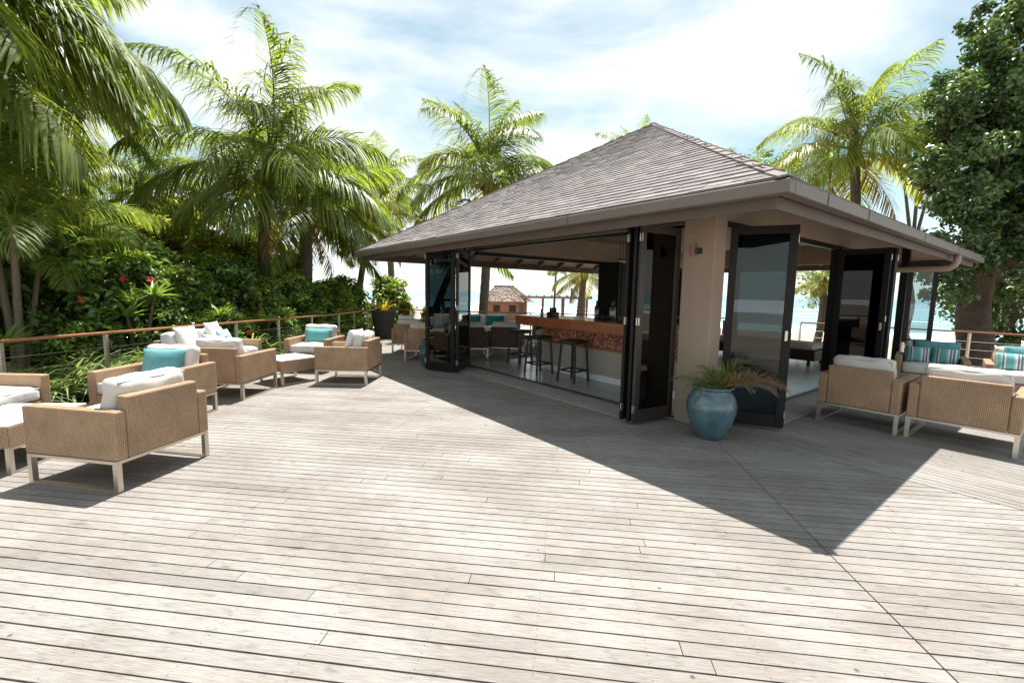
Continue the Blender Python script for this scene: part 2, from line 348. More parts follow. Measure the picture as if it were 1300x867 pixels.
def cushion_mesh(name, w, d, h, r, bulge, material, n=9, seed=0):
    # a rounded, slightly swollen box
    bm = bmesh.new(); bmesh.ops.create_cube(bm, size=2); bmesh.ops.subdivide_edges(bm, edges=bm.edges[:], cuts=n, use_grid_fill=True)
    rn = random.Random(seed); ph = [rn.uniform(0, 6) for _ in range(6)]; hs = Vector((w/2, d/2, h/2)); r = min(r, min(hs)*.98)
    for v in bm.verts:
        p = v.co.copy(); q = Vector((math.sin(p[i]*math.pi/2)*.35+p[i]*.65 for i in range(3))); q = Vector((q[i]*hs[i] for i in range(3)))
        core = Vector((max(-(hs[i]-r), min(hs[i]-r, q[i])) for i in range(3))); dv = q-core
        if dv.length > 1e-6: q = core+dv.normalized()*r
        f = (1-p.x**2)*(1-p.y**2); q.z += math.copysign(1, p.z)*bulge*f*(abs(p.z)) if abs(p.z) > .01 else 0
        q.x += .012*math.sin(7*p.y+ph[0])*(1-p.x*p.x*0)*.5; q.z += .006*math.sin(6*p.x+ph[1])*math.cos(5*p.y+ph[2]); q.y += .006*math.sin(8*p.x+ph[3])
        v.co = q
    me = bpy.data.meshes.new(name); bm.to_mesh(me); bm.free(); me.polygons.foreach_set('use_smooth', [True]*len(me.polygons)); me.materials.append(MATS[material]); return me
def pillow_mesh(name, w, h, t, material, seed=0, n=14):
    rn = random.Random(seed); ph = [rn.uniform(0, 6) for _ in range(4)]; vs = []; fs = []
    for side in (1, -1):
        k = len(vs)
        for j in range(n+1):
            for i in range(n+1):
                x = -1+2*i/n; y = -1+2*j/n; th = ((1-abs(x)**2.6)*(1-abs(y)**2.6)); th = max(th, 0)**.62
                px = x*(1-.07*(1-abs(x))*0-.05*(1-y*y)*abs(x)); py = y*(1-.05*(1-x*x)*abs(y))
                wr = .05*math.sin(5*x+ph[0]+2*y)*math.sin(4*y+ph[1])
                vs.append((px*w/2, side*t/2*th*(1+wr) + .01*math.sin(2*x+ph[2]), py*h/2))
        for j in range(n):
            for i in range(n):
                a = k+j*(n+1)+i; q = (a, a+1, a+n+2, a+n+1); fs.append(q if side < 0 else q[::-1])
    me = bpy.data.meshes.new(name); me.from_pydata(vs, [], fs)
    bm = bmesh.new(); bm.from_mesh(me); bmesh.ops.remove_doubles(bm, verts=bm.verts, dist=1e-4); bm.to_mesh(me); bm.free()
    me.polygons.foreach_set('use_smooth', [True]*len(me.polygons)); me.materials.append(MATS[material]); return me

# ================================================================== SETTING: sand, garden soil, sea
nsea = Vector((.70, .714, 0)).normalized()
def gz(x, y):
    s = x*nsea.x + y*nsea.y
    if s < 24: z = -.85
    elif s < 40: z = -.85-.35*(s-24)/16
    else: z = -1.2-.8*(s-40)/12
    return max(z, -4.5) + .05*math.sin(x*.31+y*.17)+.04*math.sin(x*.13-y*.41)
xs = list(np.linspace(-400, -60, 12))+list(np.linspace(-55, 60, 60))+list(np.linspace(66, 400, 14)); ys = list(np.linspace(-60, 0, 8))+list(np.linspace(2, 130, 75))+list(np.linspace(140, 400, 12))
mb = MB(); vs = [(x, y, gz(x, y)-.35*(1 if y < 20 and -7 < x < 14 else 0)) for y in ys for x in xs]; nx = len(xs)
mb.add(vs, [(j*nx+i, j*nx+i+1, (j+1)*nx+i+1, (j+1)*nx+i) for j in range(len(ys)-1) for i in range(nx-1)])
struct(mb.build('beach_ground', 'sand', smooth=True))
mb = MB(); mb.add([(-6000, -500, -2), (9000, -500, -2), (9000, 9000, -2), (-6000, 9000, -2)], [(0, 1, 2, 3)]); struct(mb.build('sea', 'sea'))
# garden bed left of the deck
mb = MB(); nxg, nyg = 16, 22
gv = [(-24+i*(17.6+.0)/nxg + (1.9*(j/nyg))*(i/nxg), -1+j*22/nyg, -.12+.08*math.sin(i*1.3+j*.7)*(i < nxg) - .25*(i == nxg)) for j in range(nyg+1) for i in range(nxg+1)]
mb.add(gv, [(j*(nxg+1)+i, j*(nxg+1)+i+1, (j+1)*(nxg+1)+i+1, (j+1)*(nxg+1)+i) for j in range(nyg) for i in range(nxg)])
struct(mb.build('garden_bed', 'garden_soil', smooth=True))

# ------------------------------------------------------------------ deck
POLY = [(-7.3, -1.6), (12.5, -1.6), (14.6, 4.3), (7.15, 14.2), (-4.75, 16.35), (-4.78, 12.5)]
deckpts = [Vector((x, y, 0)) for x, y in POLY]
mb = MB(); k = len(POLY)
mb.add([(x, y, -.05) for x, y in POLY]+[(x, y, -.40) for x, y in POLY], [tuple(range(k)), tuple(range(2*k-1, k-1, -1))]+[(i, i+k, (i+1) % k+k, (i+1) % k) for i in range(k)])
mat('joists', (.022, .02, .018), .95)
deck = struct(mb.build('timber_deck', 'joists'))
dd = (U+V)/2**.5; bb = (U-V)/2**.5
def poly_interval(o, d):                 # where the line o+t*d lies inside the deck outline
    lo, hi = -1e9, 1e9
    for i in range(k):
        a = deckpts[i]; e = deckpts[(i+1) % k]-a; nrm = Vector((-e.y, e.x, 0)); den = nrm.dot(d); num = nrm.dot(o-a)
        if abs(den) < 1e-9:
            if num < 0: return None
            continue
        t = -num/den
        if den > 0: lo = max(lo, t)
        else: hi = min(hi, t)
    return (lo, hi) if lo < hi else None
def subtract(iv, a, b, sa=0, sb=0):      # intervals carry the slope of their mitred ends
    out = []
    for lo, hi, sl_, sh_ in iv:
        if b <= lo or a >= hi: out.append((lo, hi, sl_, sh_)); continue
        if a > lo: out.append((lo, a, sl_, sa))
        if b < hi: out.append((b, hi, sb, sh_))
    return out
PITCHB, GAP, S2 = .0875, .0088, 2**.5
planks = []                              # (centre, direction, length, material, end slopes)
rn = random.Random(3)
def split(lo, hi, s0, s1):
    res = []; t = lo; ln = rn.uniform(.8, 4.5); a_ = s0
    while t < hi-.02:
        e = min(t+ln, hi)
        if hi-e < .5: e = hi
        res.append((t, e, a_, s1 if e == hi else 0)); a_ = 0; t = e; ln = rn.uniform(4.2, 6.5)
    return res
w = -10.0
while w < 12:
    o = PC+dd*w; iv = poly_interval(o, bb)
    if iv:
        segs = [(*iv, 0, 0)]
        for va, vb, ua, ub in ((.02, 99, -99, 5.95), (-.5, .021, .80, 5.95)):      # pavilion side and its apron
            lo1, lo2, hi1, hi2 = ua*S2-w, w-vb*S2, ub*S2-w, w-va*S2; a0, b0 = max(lo1, lo2), min(hi1, hi2)
            if a0 < b0: segs = subtract(segs, a0, b0, -1 if lo1 > lo2 else 1, 1 if hi2 < hi1 else -1)
        if w < .2: segs = subtract(segs, -.002, .002)
        for q in segs:
            for s, e, sa, sb in split(*q):
                if e-s > .05: planks.append((o+bb*((s+e)/2), bb, e-s-.004, 'deck_wood', (sa, sb)))
    w += PITCHB
v = .075
while v < 9.1:
    o = PC+V*v; iv = poly_interval(o, U)
    if iv:
        for q in subtract([(*iv, 0, 0)], -.5 if v > .85 else .0, 1e9):
            for s, e, sa, sb in split(*q):
                if e-s > .05: planks.append((o+U*((s+e)/2), U, e-s-.004, 'deck_wood_side', (0, 0)))
    v += PITCHB
def pix(p):
    q = p-Vector((0, 0, CAMH)); d = q.dot(fwd)
    if d < .2: return None
    return (650+571*q.dot(rt)/d, 433.5-571*q.dot(up)/d)
def vis_size(c, d, l):
    best = 0
    for t in (-.5, -.25, 0, .25, .5):
        q = c+d*l*t; p = pix(q)
        if p and -20 < p[0] < 1320 and -20 < p[1] < 890: best = max(best, 1/q.length)
    return best
planks.sort(key=lambda p: -vis_size(p[0], p[1], p[2]))
def plank_tone(): t = rn.gauss(1, .055); wv = rn.uniform(-.012, .012); return (t*(1+wv), t, t*(1-wv))
rest = {'deck_wood': MB(), 'deck_wood_side': MB()}
def plank_geo(b, l, wd, th, sl, M4, tone):
    # local y points along the turned row; slopes skew the two ends
    h = wd/2; pts = [(-l/2-sl[0]*h, -h), (l/2-sl[1]*h, -h), (l/2+sl[1]*h, h), (-l/2+sl[0]*h, h)]
    P = [M4 @ Vector((x, y, z)) for z in (-th/2, th/2) for x, y in pts]
    b.add(P, [(0, 3, 2, 1), (4, 5, 6, 7), (0, 1, 5, 4), (1, 2, 6, 5), (2, 3, 7, 6), (3, 0, 4, 7)], None, tone)
for i, (c, d, l, mt, sl) in enumerate(planks):
    wd = PITCHB-GAP*rn.uniform(.75, 1.25); th = .03; dz = rn.uniform(-.0015, .0); ang = math.atan2(d.y, d.x)
    ysign = 1 if Vector((-d.y, d.x, 0)).dot(dd) > 0 else -1; sl = (sl[0]*ysign, sl[1]*ysign)
    if i < 300:
        b = MB(); plank_geo(b, l, wd, th, sl, Matrix.Identity(4), plank_tone()); b.build('plank', mt, deck, tone=True, loc=(c.x, c.y, -.015+dz), rz=ang)
    else:
        plank_geo(rest[mt], l, wd, th, sl, Matrix.Translation((c.x, c.y, -.015+dz)) @ Matrix.Rotation(ang, 4, 'Z'), plank_tone())
for mt, b in rest.items(): stuff(b.build('far_planks', mt, deck, tone=True))

# ------------------------------------------------------------------ pavilion floor and apron
mb = MB(); mb.bx(.03, 8.3, .03, 5.5, -.045, .028); struct(mb.build('pavilion_floor', 'tile_floor', loc=PC, rz=A))
mb = MB(); mb.bx(-.5, .03, .80, 5.95, -.045, .010); mb.bx(.85, 9.2, -.5, .03, -.045, .010); mb.bx(.03, 9.2, 5.5, 5.95, -.045, .010); mb.bx(8.3, 9.2, .03, 5.5, -.045, .010)
struct(mb.build('concrete_apron', 'concrete', loc=PC, rz=A))

# ================================================================== PAVILION
pav = thing('bar_pavilion', 'open sided beach bar pavilion with hipped grey shingle roof and tan corner pillar', 'pavilion', PC, A)
X1, Y1 = 9.1, 8.75; E0 = -1.2; ZE = 2.53; AX, AY, AZ = 3.95, 3.78, 5.46
mb = MB(); mb.bx(0, .26, 0, .41, .0, 3.0); mb.build('pillar', 'plaster', pav, bevel=.012)
mb = MB(); mb.bx(0.012, .16, .411, 5.44, 2.50, 3.0); mb.build('header_wall', 'plaster', pav)
mb = MB(); mb.bx(.261, 8.19, 0.012, .16, 2.50, 3.0); mb.build('header_wall', 'plaster', pav)
mb = MB(); mb.bx(.17, 8.18, 5.28, 5.44, 2.44, 3.0); mb.build('header_wall', 'plaster', pav)
mb = MB(); mb.bx(8.2, 8.36, .0, 5.44, 2.44, 3.0); mb.build('header_wall', 'plaster', pav)
for (x0, x1, y0, y1) in ((.0, .12, 5.45, 5.57), (8.20, 8.36, 5.45, 5.6)):
    mb = MB(); mb.bx(x0, x1, y0, y1, 0, 3.0); mb.build('post', 'dark_frame', pav, bevel=.006)
mb = MB(); mb.bx(4.28, 4.42, .02, .16, .0, 2.495); mb.build('post', 'dark_frame', pav, bevel=.006)
mb = MB(); mb.bx(8.22, 8.36, -.14, -.002, 0, 3.0); mb.build('post', 'dark_frame', pav, bevel=.006)
mb = MB(); mb.bx(.165, 8.19, .165, 5.275, 2.93, 2.96); mb.build('ceiling', 'soffit', pav)
# tracks
for q in ((.03, .13, .415, 5.43, 2.43, 2.498), (.265, 4.27, .03, .13, 2.43, 2.498), (4.43, 8.18, .03, .13, 2.43, 2.498), (.2, 8.1, 5.3, 5.42, 2.36, 2.438)):
    mb = MB(); mb.bx(*q); mb.build('door_track', 'dark_frame', pav)
mb = MB(); mb.bx(-.02, .01, .415, 5.43, 2.455, 2.485); mb.build('track_lip', 'steel', pav)
mb = MB(); mb.bx(-.01, .045, .415, 5.40, .0285, .04); mb.build('sill_track', 'black_metal', pav)
mb = MB(); mb.bx(.27, 8.2, -.01, .045, .0285, .04); mb.build('sill_track', 'black_metal', pav)
# roof shell
def roof_z(x, y):                        # height of the roof's top surface
    return min(ZE+(x-E0)*(AZ-ZE)/(AX-E0), ZE+(X1-x)*(AZ-ZE)/(X1-AX), ZE+(y-E0)*(AZ-ZE)/(AY-E0), ZE+(Y1-y)*(AZ-ZE)/(Y1-AY))
mb = MB(); c4 = [(E0, E0), (X1, E0), (X1, Y1), (E0, Y1)]; T = .07
vs = [(x, y, ZE-.012) for x, y in c4]+[(AX, AY, AZ-.012)]+[(x, y, ZE-T) for x, y in c4]+[(AX, AY, AZ-T)]
mb.add(vs, [(0, 1, 4), (1, 2, 4), (2, 3, 4), (3, 0, 4), (6, 5, 9), (7, 6, 9), (8, 7, 9), (5, 8, 9), (0, 5, 6, 1), (1, 6, 7, 2), (2, 7, 8, 3), (3, 8, 5, 0)])
roof = mb.build('roof', 'soffit', pav)
# shingles: courses on each of the four slopes
EXPO, TABW, TH = .128, .26, .006
rs = random.Random(11); shingles = []; loose = MB()
def slope(P0, P1, near):
    P0 = Vector(P0); P1 = Vector(P1); ap = Vector((AX, AY, AZ)); e = P1-P0; Lw = e.length; ex = e/Lw
    foot = P0+ex*(ap-P0).dot(ex); upv = ap-foot; Hs = upv.length; ez = upv/Hs; nn = ex.cross(ez); xa = (ap-P0).dot(ex)
    rot = Matrix((ex, ez, nn)).transposed()
    ncourse = int(Hs/EXPO)+1
    for r in range(ncourse):
        t0 = r*EXPO-.02 if r else .02; t1 = min(t0+EXPO+.05, Hs)
        if t1 <= t0: continue
        tm = max(min(t0/Hs, 1), 0); xl = xa*tm; xr = Lw-(Lw-xa)*tm; off = (r % 2)*TABW/2+rs.uniform(-.05, .05); x = -TABW+off
        tn_row = rs.gauss(1, .03)
        while x < xr:
            a, b_ = max(x, xl), min(x+TABW-.006, xr); full = a == x and b_ == x+TABW-.006
            if b_-a > .02:
                tt = min(t1/Hs, 1); xl1, xr1 = xa*tt, Lw-(Lw-xa)*tt
                a1, b1 = max(a, min(xl1, b_)), min(b_, max(xr1, a)); tone = tn_row*rs.gauss(1, .13); lift = TH+rs.uniform(0, .008); jit = rs.uniform(-.022, .012)
                cpos = P0+ex*((a+b_)/2)+ez*t0
                shingles.append((near, full and a1 == a and b1 == b_, cpos, rot, (a, b_, a1, b1, t0+(jit if r else 0), t1), P0, ex, ez, nn, lift, tone))
            x += TABW
slope((E0, Y1, ZE), (E0, E0, ZE), True); slope((E0, E0, ZE), (X1, E0, ZE), False); slope((X1, E0, ZE), (X1, Y1, ZE), False); slope((X1, Y1, ZE), (E0, Y1, ZE), False)
MW = Matrix.Translation(PC) @ Matrix.Rotation(A, 4, 'Z')
def sh_key(s): return (MW @ s[2]-Vector((0, 0, CAMH))).length if s[0] and s[1] else 1e9
shingles.sort(key=sh_key)
variants = []
def sh_geom(b, a, b_, a1, b1, t0, t1, P0, ex, ez, nn, lift, tone):
    lo = [P0+ex*a+ez*t0, P0+ex*b_+ez*t0, P0+ex*b1+ez*t1, P0+ex*a1+ez*t1]
    top = [lo[0]+nn*(lift+.010), lo[1]+nn*(lift+.010), lo[2]+nn*.002, lo[3]+nn*.002]; bot = [lo[0]+nn*.0, lo[1]+nn*.0, lo[2]-nn*.008, lo[3]-nn*.008]
    b.add(top+bot, [(0, 1, 2, 3), (4, 0, 3, 7), (5, 6, 2, 1), (4, 5, 1, 0)], None, tone)
for i in range(14):
    b = MB(); tone = .80+.42*i/13; tone = (tone*(1+rs.uniform(-.02, .02)), tone, tone*(1+rs.uniform(-.02, .02)))
    Z0 = Vector((0, 0, 0)); sh_geom(b, -.127, .127, -.127, .127, 0, EXPO+.05, Z0, Vector((1, 0, 0)), Vector((0, 1, 0)), Vector((0, 0, 1)), TH+.004*(i % 3)/2, tone)
    variants.append(b.mesh('shingle', 'shingle', tone=True))
for i, s in enumerate(shingles):
    if i < 300 and s[0] and s[1]:
        o = obj('shingle', variants[max(0, min(13, int((s[10]-.80)/.42*13)))], roof); o.matrix_local = Matrix.Translation(s[2]+s[7]*(s[4][4]*0)) @ s[3].to_4x4()
    else:
        sh_geom(loose, *s[4], s[5], s[6], s[7], s[8], s[9], s[10])
stuff(loose.build('far_shingles', 'shingle', roof, tone=True))
for (x, y) in c4:                         # hip caps
    b = MB(); a = Vector((x, y, ZE+.012)); e = Vector((AX, AY, AZ+.012)); n = 26; d = (e-a)/n; side = Vector((-d.y, d.x, 0)).normalized()
    for i in range(n):
        p0 = a+d*i; p1 = a+d*(i+1.12); wv = .075
        for sgn in (1, -1):
            q = [p0+Vector((0, 0, .022)), p0+side*sgn*wv+Vector((0, 0, .004)), p1+side*sgn*wv+Vector((0, 0, -.012)), p1+Vector((0, 0, .006))]
            lo_ = [v_-Vector((0, 0, .016)) for v_ in q]
            b.add(q+lo_, [(0, 1, 2, 3) if sgn < 0 else (3, 2, 1, 0), (0, 4, 5, 1), (1, 5, 6, 2)])
    b.build('hip_cap', 'hip', roof)
# gutter and inner fascia, four runs each
GO, GI = E0, E0+.125
def run(name, mt, o0, o1, z0, z1, bev=.006):
    # a rectangular ring of four boards between offsets o0..o1 from the eave line
    for side in range(4):
        b = MB()
        if side == 0: b.bx(E0+o0, E0+o1, E0+o0, Y1-o0, z0, z1)
        if side == 1: b.bx(E0+o1+.002, X1-o1-.002, E0+o0, E0+o1, z0, z1)
        if side == 2: b.bx(X1-o1, X1-o0, E0+o0, Y1-o0, z0, z1)
        if side == 3: b.bx(E0+o1+.002, X1-o1-.002, Y1-o1, Y1-o0, z0, z1)
        b.build(name, mt, pav, bevel=bev)
run('gutter', 'gutter', -.03, .085, 2.415, 2.525, .014); run('fascia', 'fascia', .125, .165, 2.325, 2.452, .004)
for yy in (1.2, 3.9, 6.4):
    b = MB(); b.bx(E0-.034, E0-.031, yy, yy+.012, 2.42, 2.527); b.build('gutter_joint', 'fascia', pav)
for xx in (-.4, .8, 3.4, 6.0):
    b = MB(); b.bx(xx, xx+.012, E0-.034, E0-.031, 2.42, 2.527); b.build('gutter_joint', 'dark_frame', pav)
# rafters
SX = (AZ-ZE)/(AX-E0); SY = (AZ-ZE)/(AY-E0); SYB = (AZ-ZE)/(Y1-AY); SXB = (AZ-ZE)/(X1-AX)
yy = -.75
while yy < 8.3:
    x0 = E0+.17; x1 = min(0.0, yy-.1) if yy < 0 else (0.0 if yy < 6 else .9)
    x1 = min(x1, E0+(Y1-yy)*SYB/SX-.15)
    if x1 > x0+.1:
        b = MB(); b.bar((x0, yy, ZE+(x0-E0)*SX-.14), (x1, yy, ZE+(x1-E0)*SX-.14), .045, .11); b.build('rafter', 'soffit', pav)
    yy += .75
xx = -.6
while xx < 8.6:
    y0 = E0+.17; y1 = 0.0
    if xx > 0: b = MB(); b.bar((xx, y0, ZE+(y0-E0)*SY-.14), (xx, y1, ZE+(y1-E0)*SY-.14), .045, .11); b.build('rafter', 'soffit', pav)
    y0 = Y1-.17; y1 = max(5.46, Y1-min(xx-E0, X1-xx)*SX/SYB+.2)
    if 0.2 < xx < 8: b = MB(); b.bar((xx, y0, ZE+(Y1-y0)*SYB-.14), (xx, y1, ZE+(Y1-y1)*SYB-.14), .05, .12); b.build('rafter', 'fascia', pav)
    xx += .9
for yy in (.6, 1.8, 3, 4.2, 5.4): b = MB(); b.bar((X1-.17, yy, ZE+.17*SXB-.14), (8.37, yy, ZE+.73*SXB-.14), .045, .11); b.build('rafter', 'soffit', pav)
# bifold glass doors
def door(p0, p1, z0=.045, z1=2.42, st=.085, bot=.15, mt='dark_frame', gm='glass_dark', handle=True):
    p0 = Vector((*p0, 0)); p1 = Vector((*p1, 0)); d = p1-p0; l = d.length; ang = math.atan2(d.y, d.x); t = .042
    e = MB(); h = z1-z0
    e.bx(0, st, -t/2, t/2, 0, h); e.bx(l-st, l, -t/2, t/2, 0, h); e.bx(st, l-st, -t/2, t/2, 0, bot); e.bx(st, l-st, -t/2, t/2, h-st*1.1, h)
    o = e.build('door_panel', mt, pav, bevel=.004, loc=(p0.x, p0.y, z0), rz=ang)
    gl = MB(); gl.bx(st-.005, l-st+.005, -.004, .004, bot-.005, h-st*1.1+.005); gl.build('glass_pane', gm, o)
    for zz in (.12, h/2, h-.2):
        b = MB(); b.tube([(l+.004, 0, zz), (l+.004, 0, zz+.09)], .008, 8); b.bx(l-.02, l+.0045, t/2, t/2+.004, zz, zz+.09); b.build('hinge', 'steel', o)
    if handle: b = MB(); b.bx(l-.06, l-.03, -t/2-.025, -t/2, h*.44, h*.44+.12); b.build('handle', 'steel', o, bevel=.003)
    return o
door((.02, .47), (-.67, .55), mt='brown_frame'); door((-.67, .62), (.02, .66)); door((.02, .74), (-.68, .72))
door((.31, -.02), (.63, -.64), gm='glass_mid'); door((.71, -.62), (.46, .0), gm='glass_mid')
door((.02, 5.32), (-.66, 4.72), gm='glass'); door((-.70, 4.72), (-.97, 5.39), gm='glass_dark')
door((4.42, -.0), (4.32, -.76)); door((4.24, -.76), (4.27, .01)); door((4.16, .0), (4.14, -.72))
# fixed glass screen at the far corner
door((8.22, -.16), (8.48, -.62), z0=.62, z1=2.40, bot=.08, gm='glass', handle=False)
b = MB(); b.bar((8.20, -.04, .0), (8.20, -.04, .62), .05, .05)
# downpipe
b = MB(); pts = [(6.35, E0+.02, 2.42), (6.35, E0+.02, 2.33)]+[(6.35, E0+.02+.16*(1-math.cos(a)), 2.33-.16*math.sin(a)) for a in (.3, .6, .9, 1.2, 1.57)]+[(6.35, -.3, 2.17), (6.35, .0, 2.17)]
b.tube(pts, .055, 14); b.build('downpipe', 'plaster', pav, smooth=True)
# wall lamp on the pillar: small red cylinder spot on a bracket
lamp = MB(); lamp.tube([(-.075, .24, 2.07), (-.075, .24, 2.21)], .022, 16); lo = lamp.build('wall_lamp', 'red_lamp', pav, bevel=.004)
b = MB(); b.bar((-.05, .24, 2.13), (-.012, .2, 2.13), .025, .025); b.box((-.006, .19, 2.13), (.012, .07, .07)); b.build('lamp_bracket', 'black_metal', lo)
# back bar cabinet with grille and mirror
b = MB(); b.bx(3.98, 4.06, 4.6, 5.27, .03, 2.40); b.build('cabinet_side', 'dark_frame', pav)
b = MB(); b.bx(4.07, 7.0, 5.05, 5.25, .03, 1.02); b.build('back_counter', 'black_wood', pav)
b = MB(); b.bx(4.07, 4.35, 5.12, 5.25, 1.021, 2.40); b.build('cabinet_panel', 'dark_frame', pav)
b = MB(); b.bx(4.75, 7.0, 5.12, 5.25, 1.021, 2.40); b.build('cabinet_panel', 'dark_frame', pav)
b = MB(); b.bx(4.351, 4.749, 5.18, 5.19, 1.021, 2.25); b.build('glass_pane', 'glass', pav)
for i in range(10):
    b = MB(); b.bar((4.0+i*.11, 4.6, 2.47), (4.0+i*.11, 4.6, 2.925), .012, .012); b.build('grille_bar', 'black_metal', pav)
b = MB(); b.bx(3.97, 5.05, 4.58, 4.62, 2.43, 2.468); b.build('grille_rail', 'dark_frame', pav)
b = MB(); b.bx(3.97, 5.05, 4.575, 4.625, 2.405, 2.428); b.build('grille_lip', 'white_paint', pav)

# ================================================================== BAR
bar = thing('bar_counter', 'long bar counter with thick red wood top and brown mosaic front', 'bar counter', W(1.0, 2.5), A-R(2))
b = MB(); b.bx(.06, .62, -1.75, 1.72, .03, .62); b.build('plinth', 'plaster_grey', bar)
b = MB(); b.bx(.03, .64, -1.77, 1.76, .031, .14); b.build('kick_base', 'white_paint', bar)
b = MB(); b.bx(.04, .62, -1.75, 1.74, .64, .93); b.build('mosaic_backing', 'black_wood', bar)
b = MB(); b.bx(.015, .64, -1.77, 1.76, .60, .639); b.build('trim', 'bar_wood', bar)
b = MB(); b.bx(-.27, .66, -1.80, 2.25, .93, 1.12); b.build('counter_top', 'bar_wood', bar, bevel=.008)
b = MB(); rm = random.Random(5)
for i in range(108):
    for j in range(9):
        tn = rm.choice((.35, .6, .8, 1, 1.3, 1.9)); tn = (tn, tn*rm.uniform(.85, 1.1), tn*rm.uniform(.8, 1.1)); y = -1.73+i*.032; z = .646+j*.0315
        b.bx(.026+rm.uniform(0, .006), .0395, y, y+.0295, z, z+.029, tone=tn)
stuff(b.build('mosaic_tiles', 'mosaic', bar, tone=True))
def stool(v, u, rz, label, h=.74):
    t = thing('bar_stool', label, 'bar stool', W(v, u, .028), A+rz, 'stools at the bar'); s = .17
    b = MB(); b.bx(-s-.015, s+.015, -s-.015, s+.015, h-.055, h); b.build('seat', 'black_wood', t, bevel=.012)
    for sx in (-1, 1):
        for sy in (-1, 1):
            b = MB(); b.bar((sx*(s+.025), sy*(s+.025), 0), (sx*(s-.015), sy*(s-.015), h-.056), .042, .042); b.build('leg', 'black_wood', t)
    for z in (.2,):
        for q in (((-s, -s, z), (s, -s, z)), ((-s, s, z), (s, s, z)), ((-s-.003, -s+.03, z), (-s-.003, s-.03, z)), ((s+.003, -s+.03, z), (s+.003, s-.03, z))):
            b = MB(); b.bar(*q, .02, .028); b.build('stretcher', 'black_wood', t)
stool(.66, 2.86, .08, 'dark wood bar stool by the door stack')
stool(.66, 3.80, -.05, 'dark wood bar stool at the middle of the bar counter')
stool(1.15, 5.0, .05, 'dark wood bar stool at the open far end of the bar')
def bottle(v, u, z, label, mt='bottle_glass', s=1):
    t = thing('wine_bottle', label, 'bottle', W(v, u, z), 0)
    b = MB(); b.lathe([(.036*s, 0), (.038*s, .01), (.038*s, .19*s), (.03*s, .215*s), (.014*s, .24*s), (.013*s, .3*s), (.015*s, .302*s), (.015*s, .315*s)], 16); b.build('body', mt, t, smooth=True)
    b = MB(); b.lathe([(.039*s, .07*s), (.039*s, .15*s)], 16); b.build('paper_label', 'label_paper', t, smooth=True)
bottle(1.36, 2.98, 1.121, 'dark wine bottle standing alone on the bar top', s=1.1)
bottle(1.42, 2.66, 1.121, 'dark wine bottle with pale label beside the wine glasses', s=1.1)
bottle(1.36, 2.58, 1.121, 'wine bottle nearest the folded doors on the bar top', s=1.15)
t = thing('menu_caddy', 'black caddy of menus and jars on the bar top', 'caddy', W(1.08, 3.88, 1.121), A)
b = MB(); b.bx(-.07, .07, -.11, .11, 0, .1); b.build('tray', 'black_metal', t, bevel=.006)
for i in range(4): b = MB(); b.lathe([(.02, .1), (.022, .16), (.012, .19), (.0, .195)], 12, (0, -.08+i*.053, 0)); b.build('jar', ('bottle_glass', 'black_metal', 'brown_wood', 'bottle_glass')[i], t, smooth=True)
t = thing('drink_can', 'small blue tin next to the black caddy', 'tin', W(1.0, 4.12, 1.121), A); b = MB(); b.lathe([(.03, 0), (.034, .006), (.034, .14), (.03, .15), (.0, .15)], 20); b.build('body', 'blue_item', t, smooth=True)
b = MB(); b.lathe([(.0345, .05), (.0345, .06)], 20); b.build('band', 'label_paper', t)
for i, (vv, uu) in enumerate(((1.3, 2.88), (1.38, 2.84), (1.3, 2.76), (1.4, 2.74))):
    t = thing('upturned_glass', 'small dark tumbler in the cluster beside the wine bottles', 'glass', W(vv, uu, 1.121), 0, 'tumblers on the bar')
    b = MB(); b.lathe([(.036, 0), (.03, .09), (0, .092)], 16); b.build('bowl', 'bottle_glass', t, smooth=True)
# dark daybed inside
t = thing('daybed', 'low dark upholstered daybed inside the pavilion by the sea side', 'daybed', W(7.0, 2.3, .028), A)
b = MB(); b.bx(-.45, .45, -1.3, 1.3, .12, .36); b.build('base', 'black_wood', t, bevel=.01)
o = obj('mattress', cushion_mesh('mattress', .9, 2.5, .14, .05, .01, 'piping'), t, (0, 0, .43)); 
for i in range(4): b = MB(); b.bx(-.42 if i % 2 else .36, -.36 if i % 2 else .42, -1.2 if i < 2 else 1.14, -1.14 if i < 2 else 1.2, 0, .12); b.build('leg', 'black_metal', t)
o = obj('bolster', pillow_mesh('bolster', .5, .4, .16, 'grey_fabric', 3), t, (.2, 1.0, .70), R(80))

# ================================================================== RAILINGS
def railing(pts, label, name='deck_railing', z=.92):
    t = thing(name, label, 'railing', (pts[0][0], pts[0][1], 0)); o = Vector((pts[0][0], pts[0][1], 0)); P = [Vector((x, y, 0))-o for x, y in pts]
    for i in range(len(P)-1):
        a, b_ = P[i], P[i+1]; d = b_-a; l = d.length; n = max(1, round(l/1.13)); ex = d/l
        b = MB(); b.bar(a+Vector((0, 0, z-.02)), b_+ex*.03+Vector((0, 0, z-.02)), .065, .04); b.build('handrail', 'rail_wood', t, bevel=.012)
        for k_ in range(n+(1 if i == len(P)-2 else 0)):
            p = a+d*(k_/n); b = MB(); b.bar(p+Vector((0, 0, -.03)), p+Vector((0, 0, z-.041)), .042, .042); b.build('post', 'steel', t)
        for zz in (.15, .33, .51, .69):
            b = MB(); b.tube([a+Vector((0, 0, zz)), b_+Vector((0, 0, zz))], .004, 5); b.build('cable', 'steel', t)
railing([(-7.2, -.6), (-6.19, 5.39), (-5.95, 6.54), (-4.86, 12.57), (-4.82, 16.2)], 'timber topped cable railing between the deck and the tropical hedge')
railing([(-4.70, 16.27), (7.0, 14.16)], 'timber topped cable railing on the seaward deck edge behind the pavilion')
q = [W(9.0, 2.2), W(9.0, -9)]
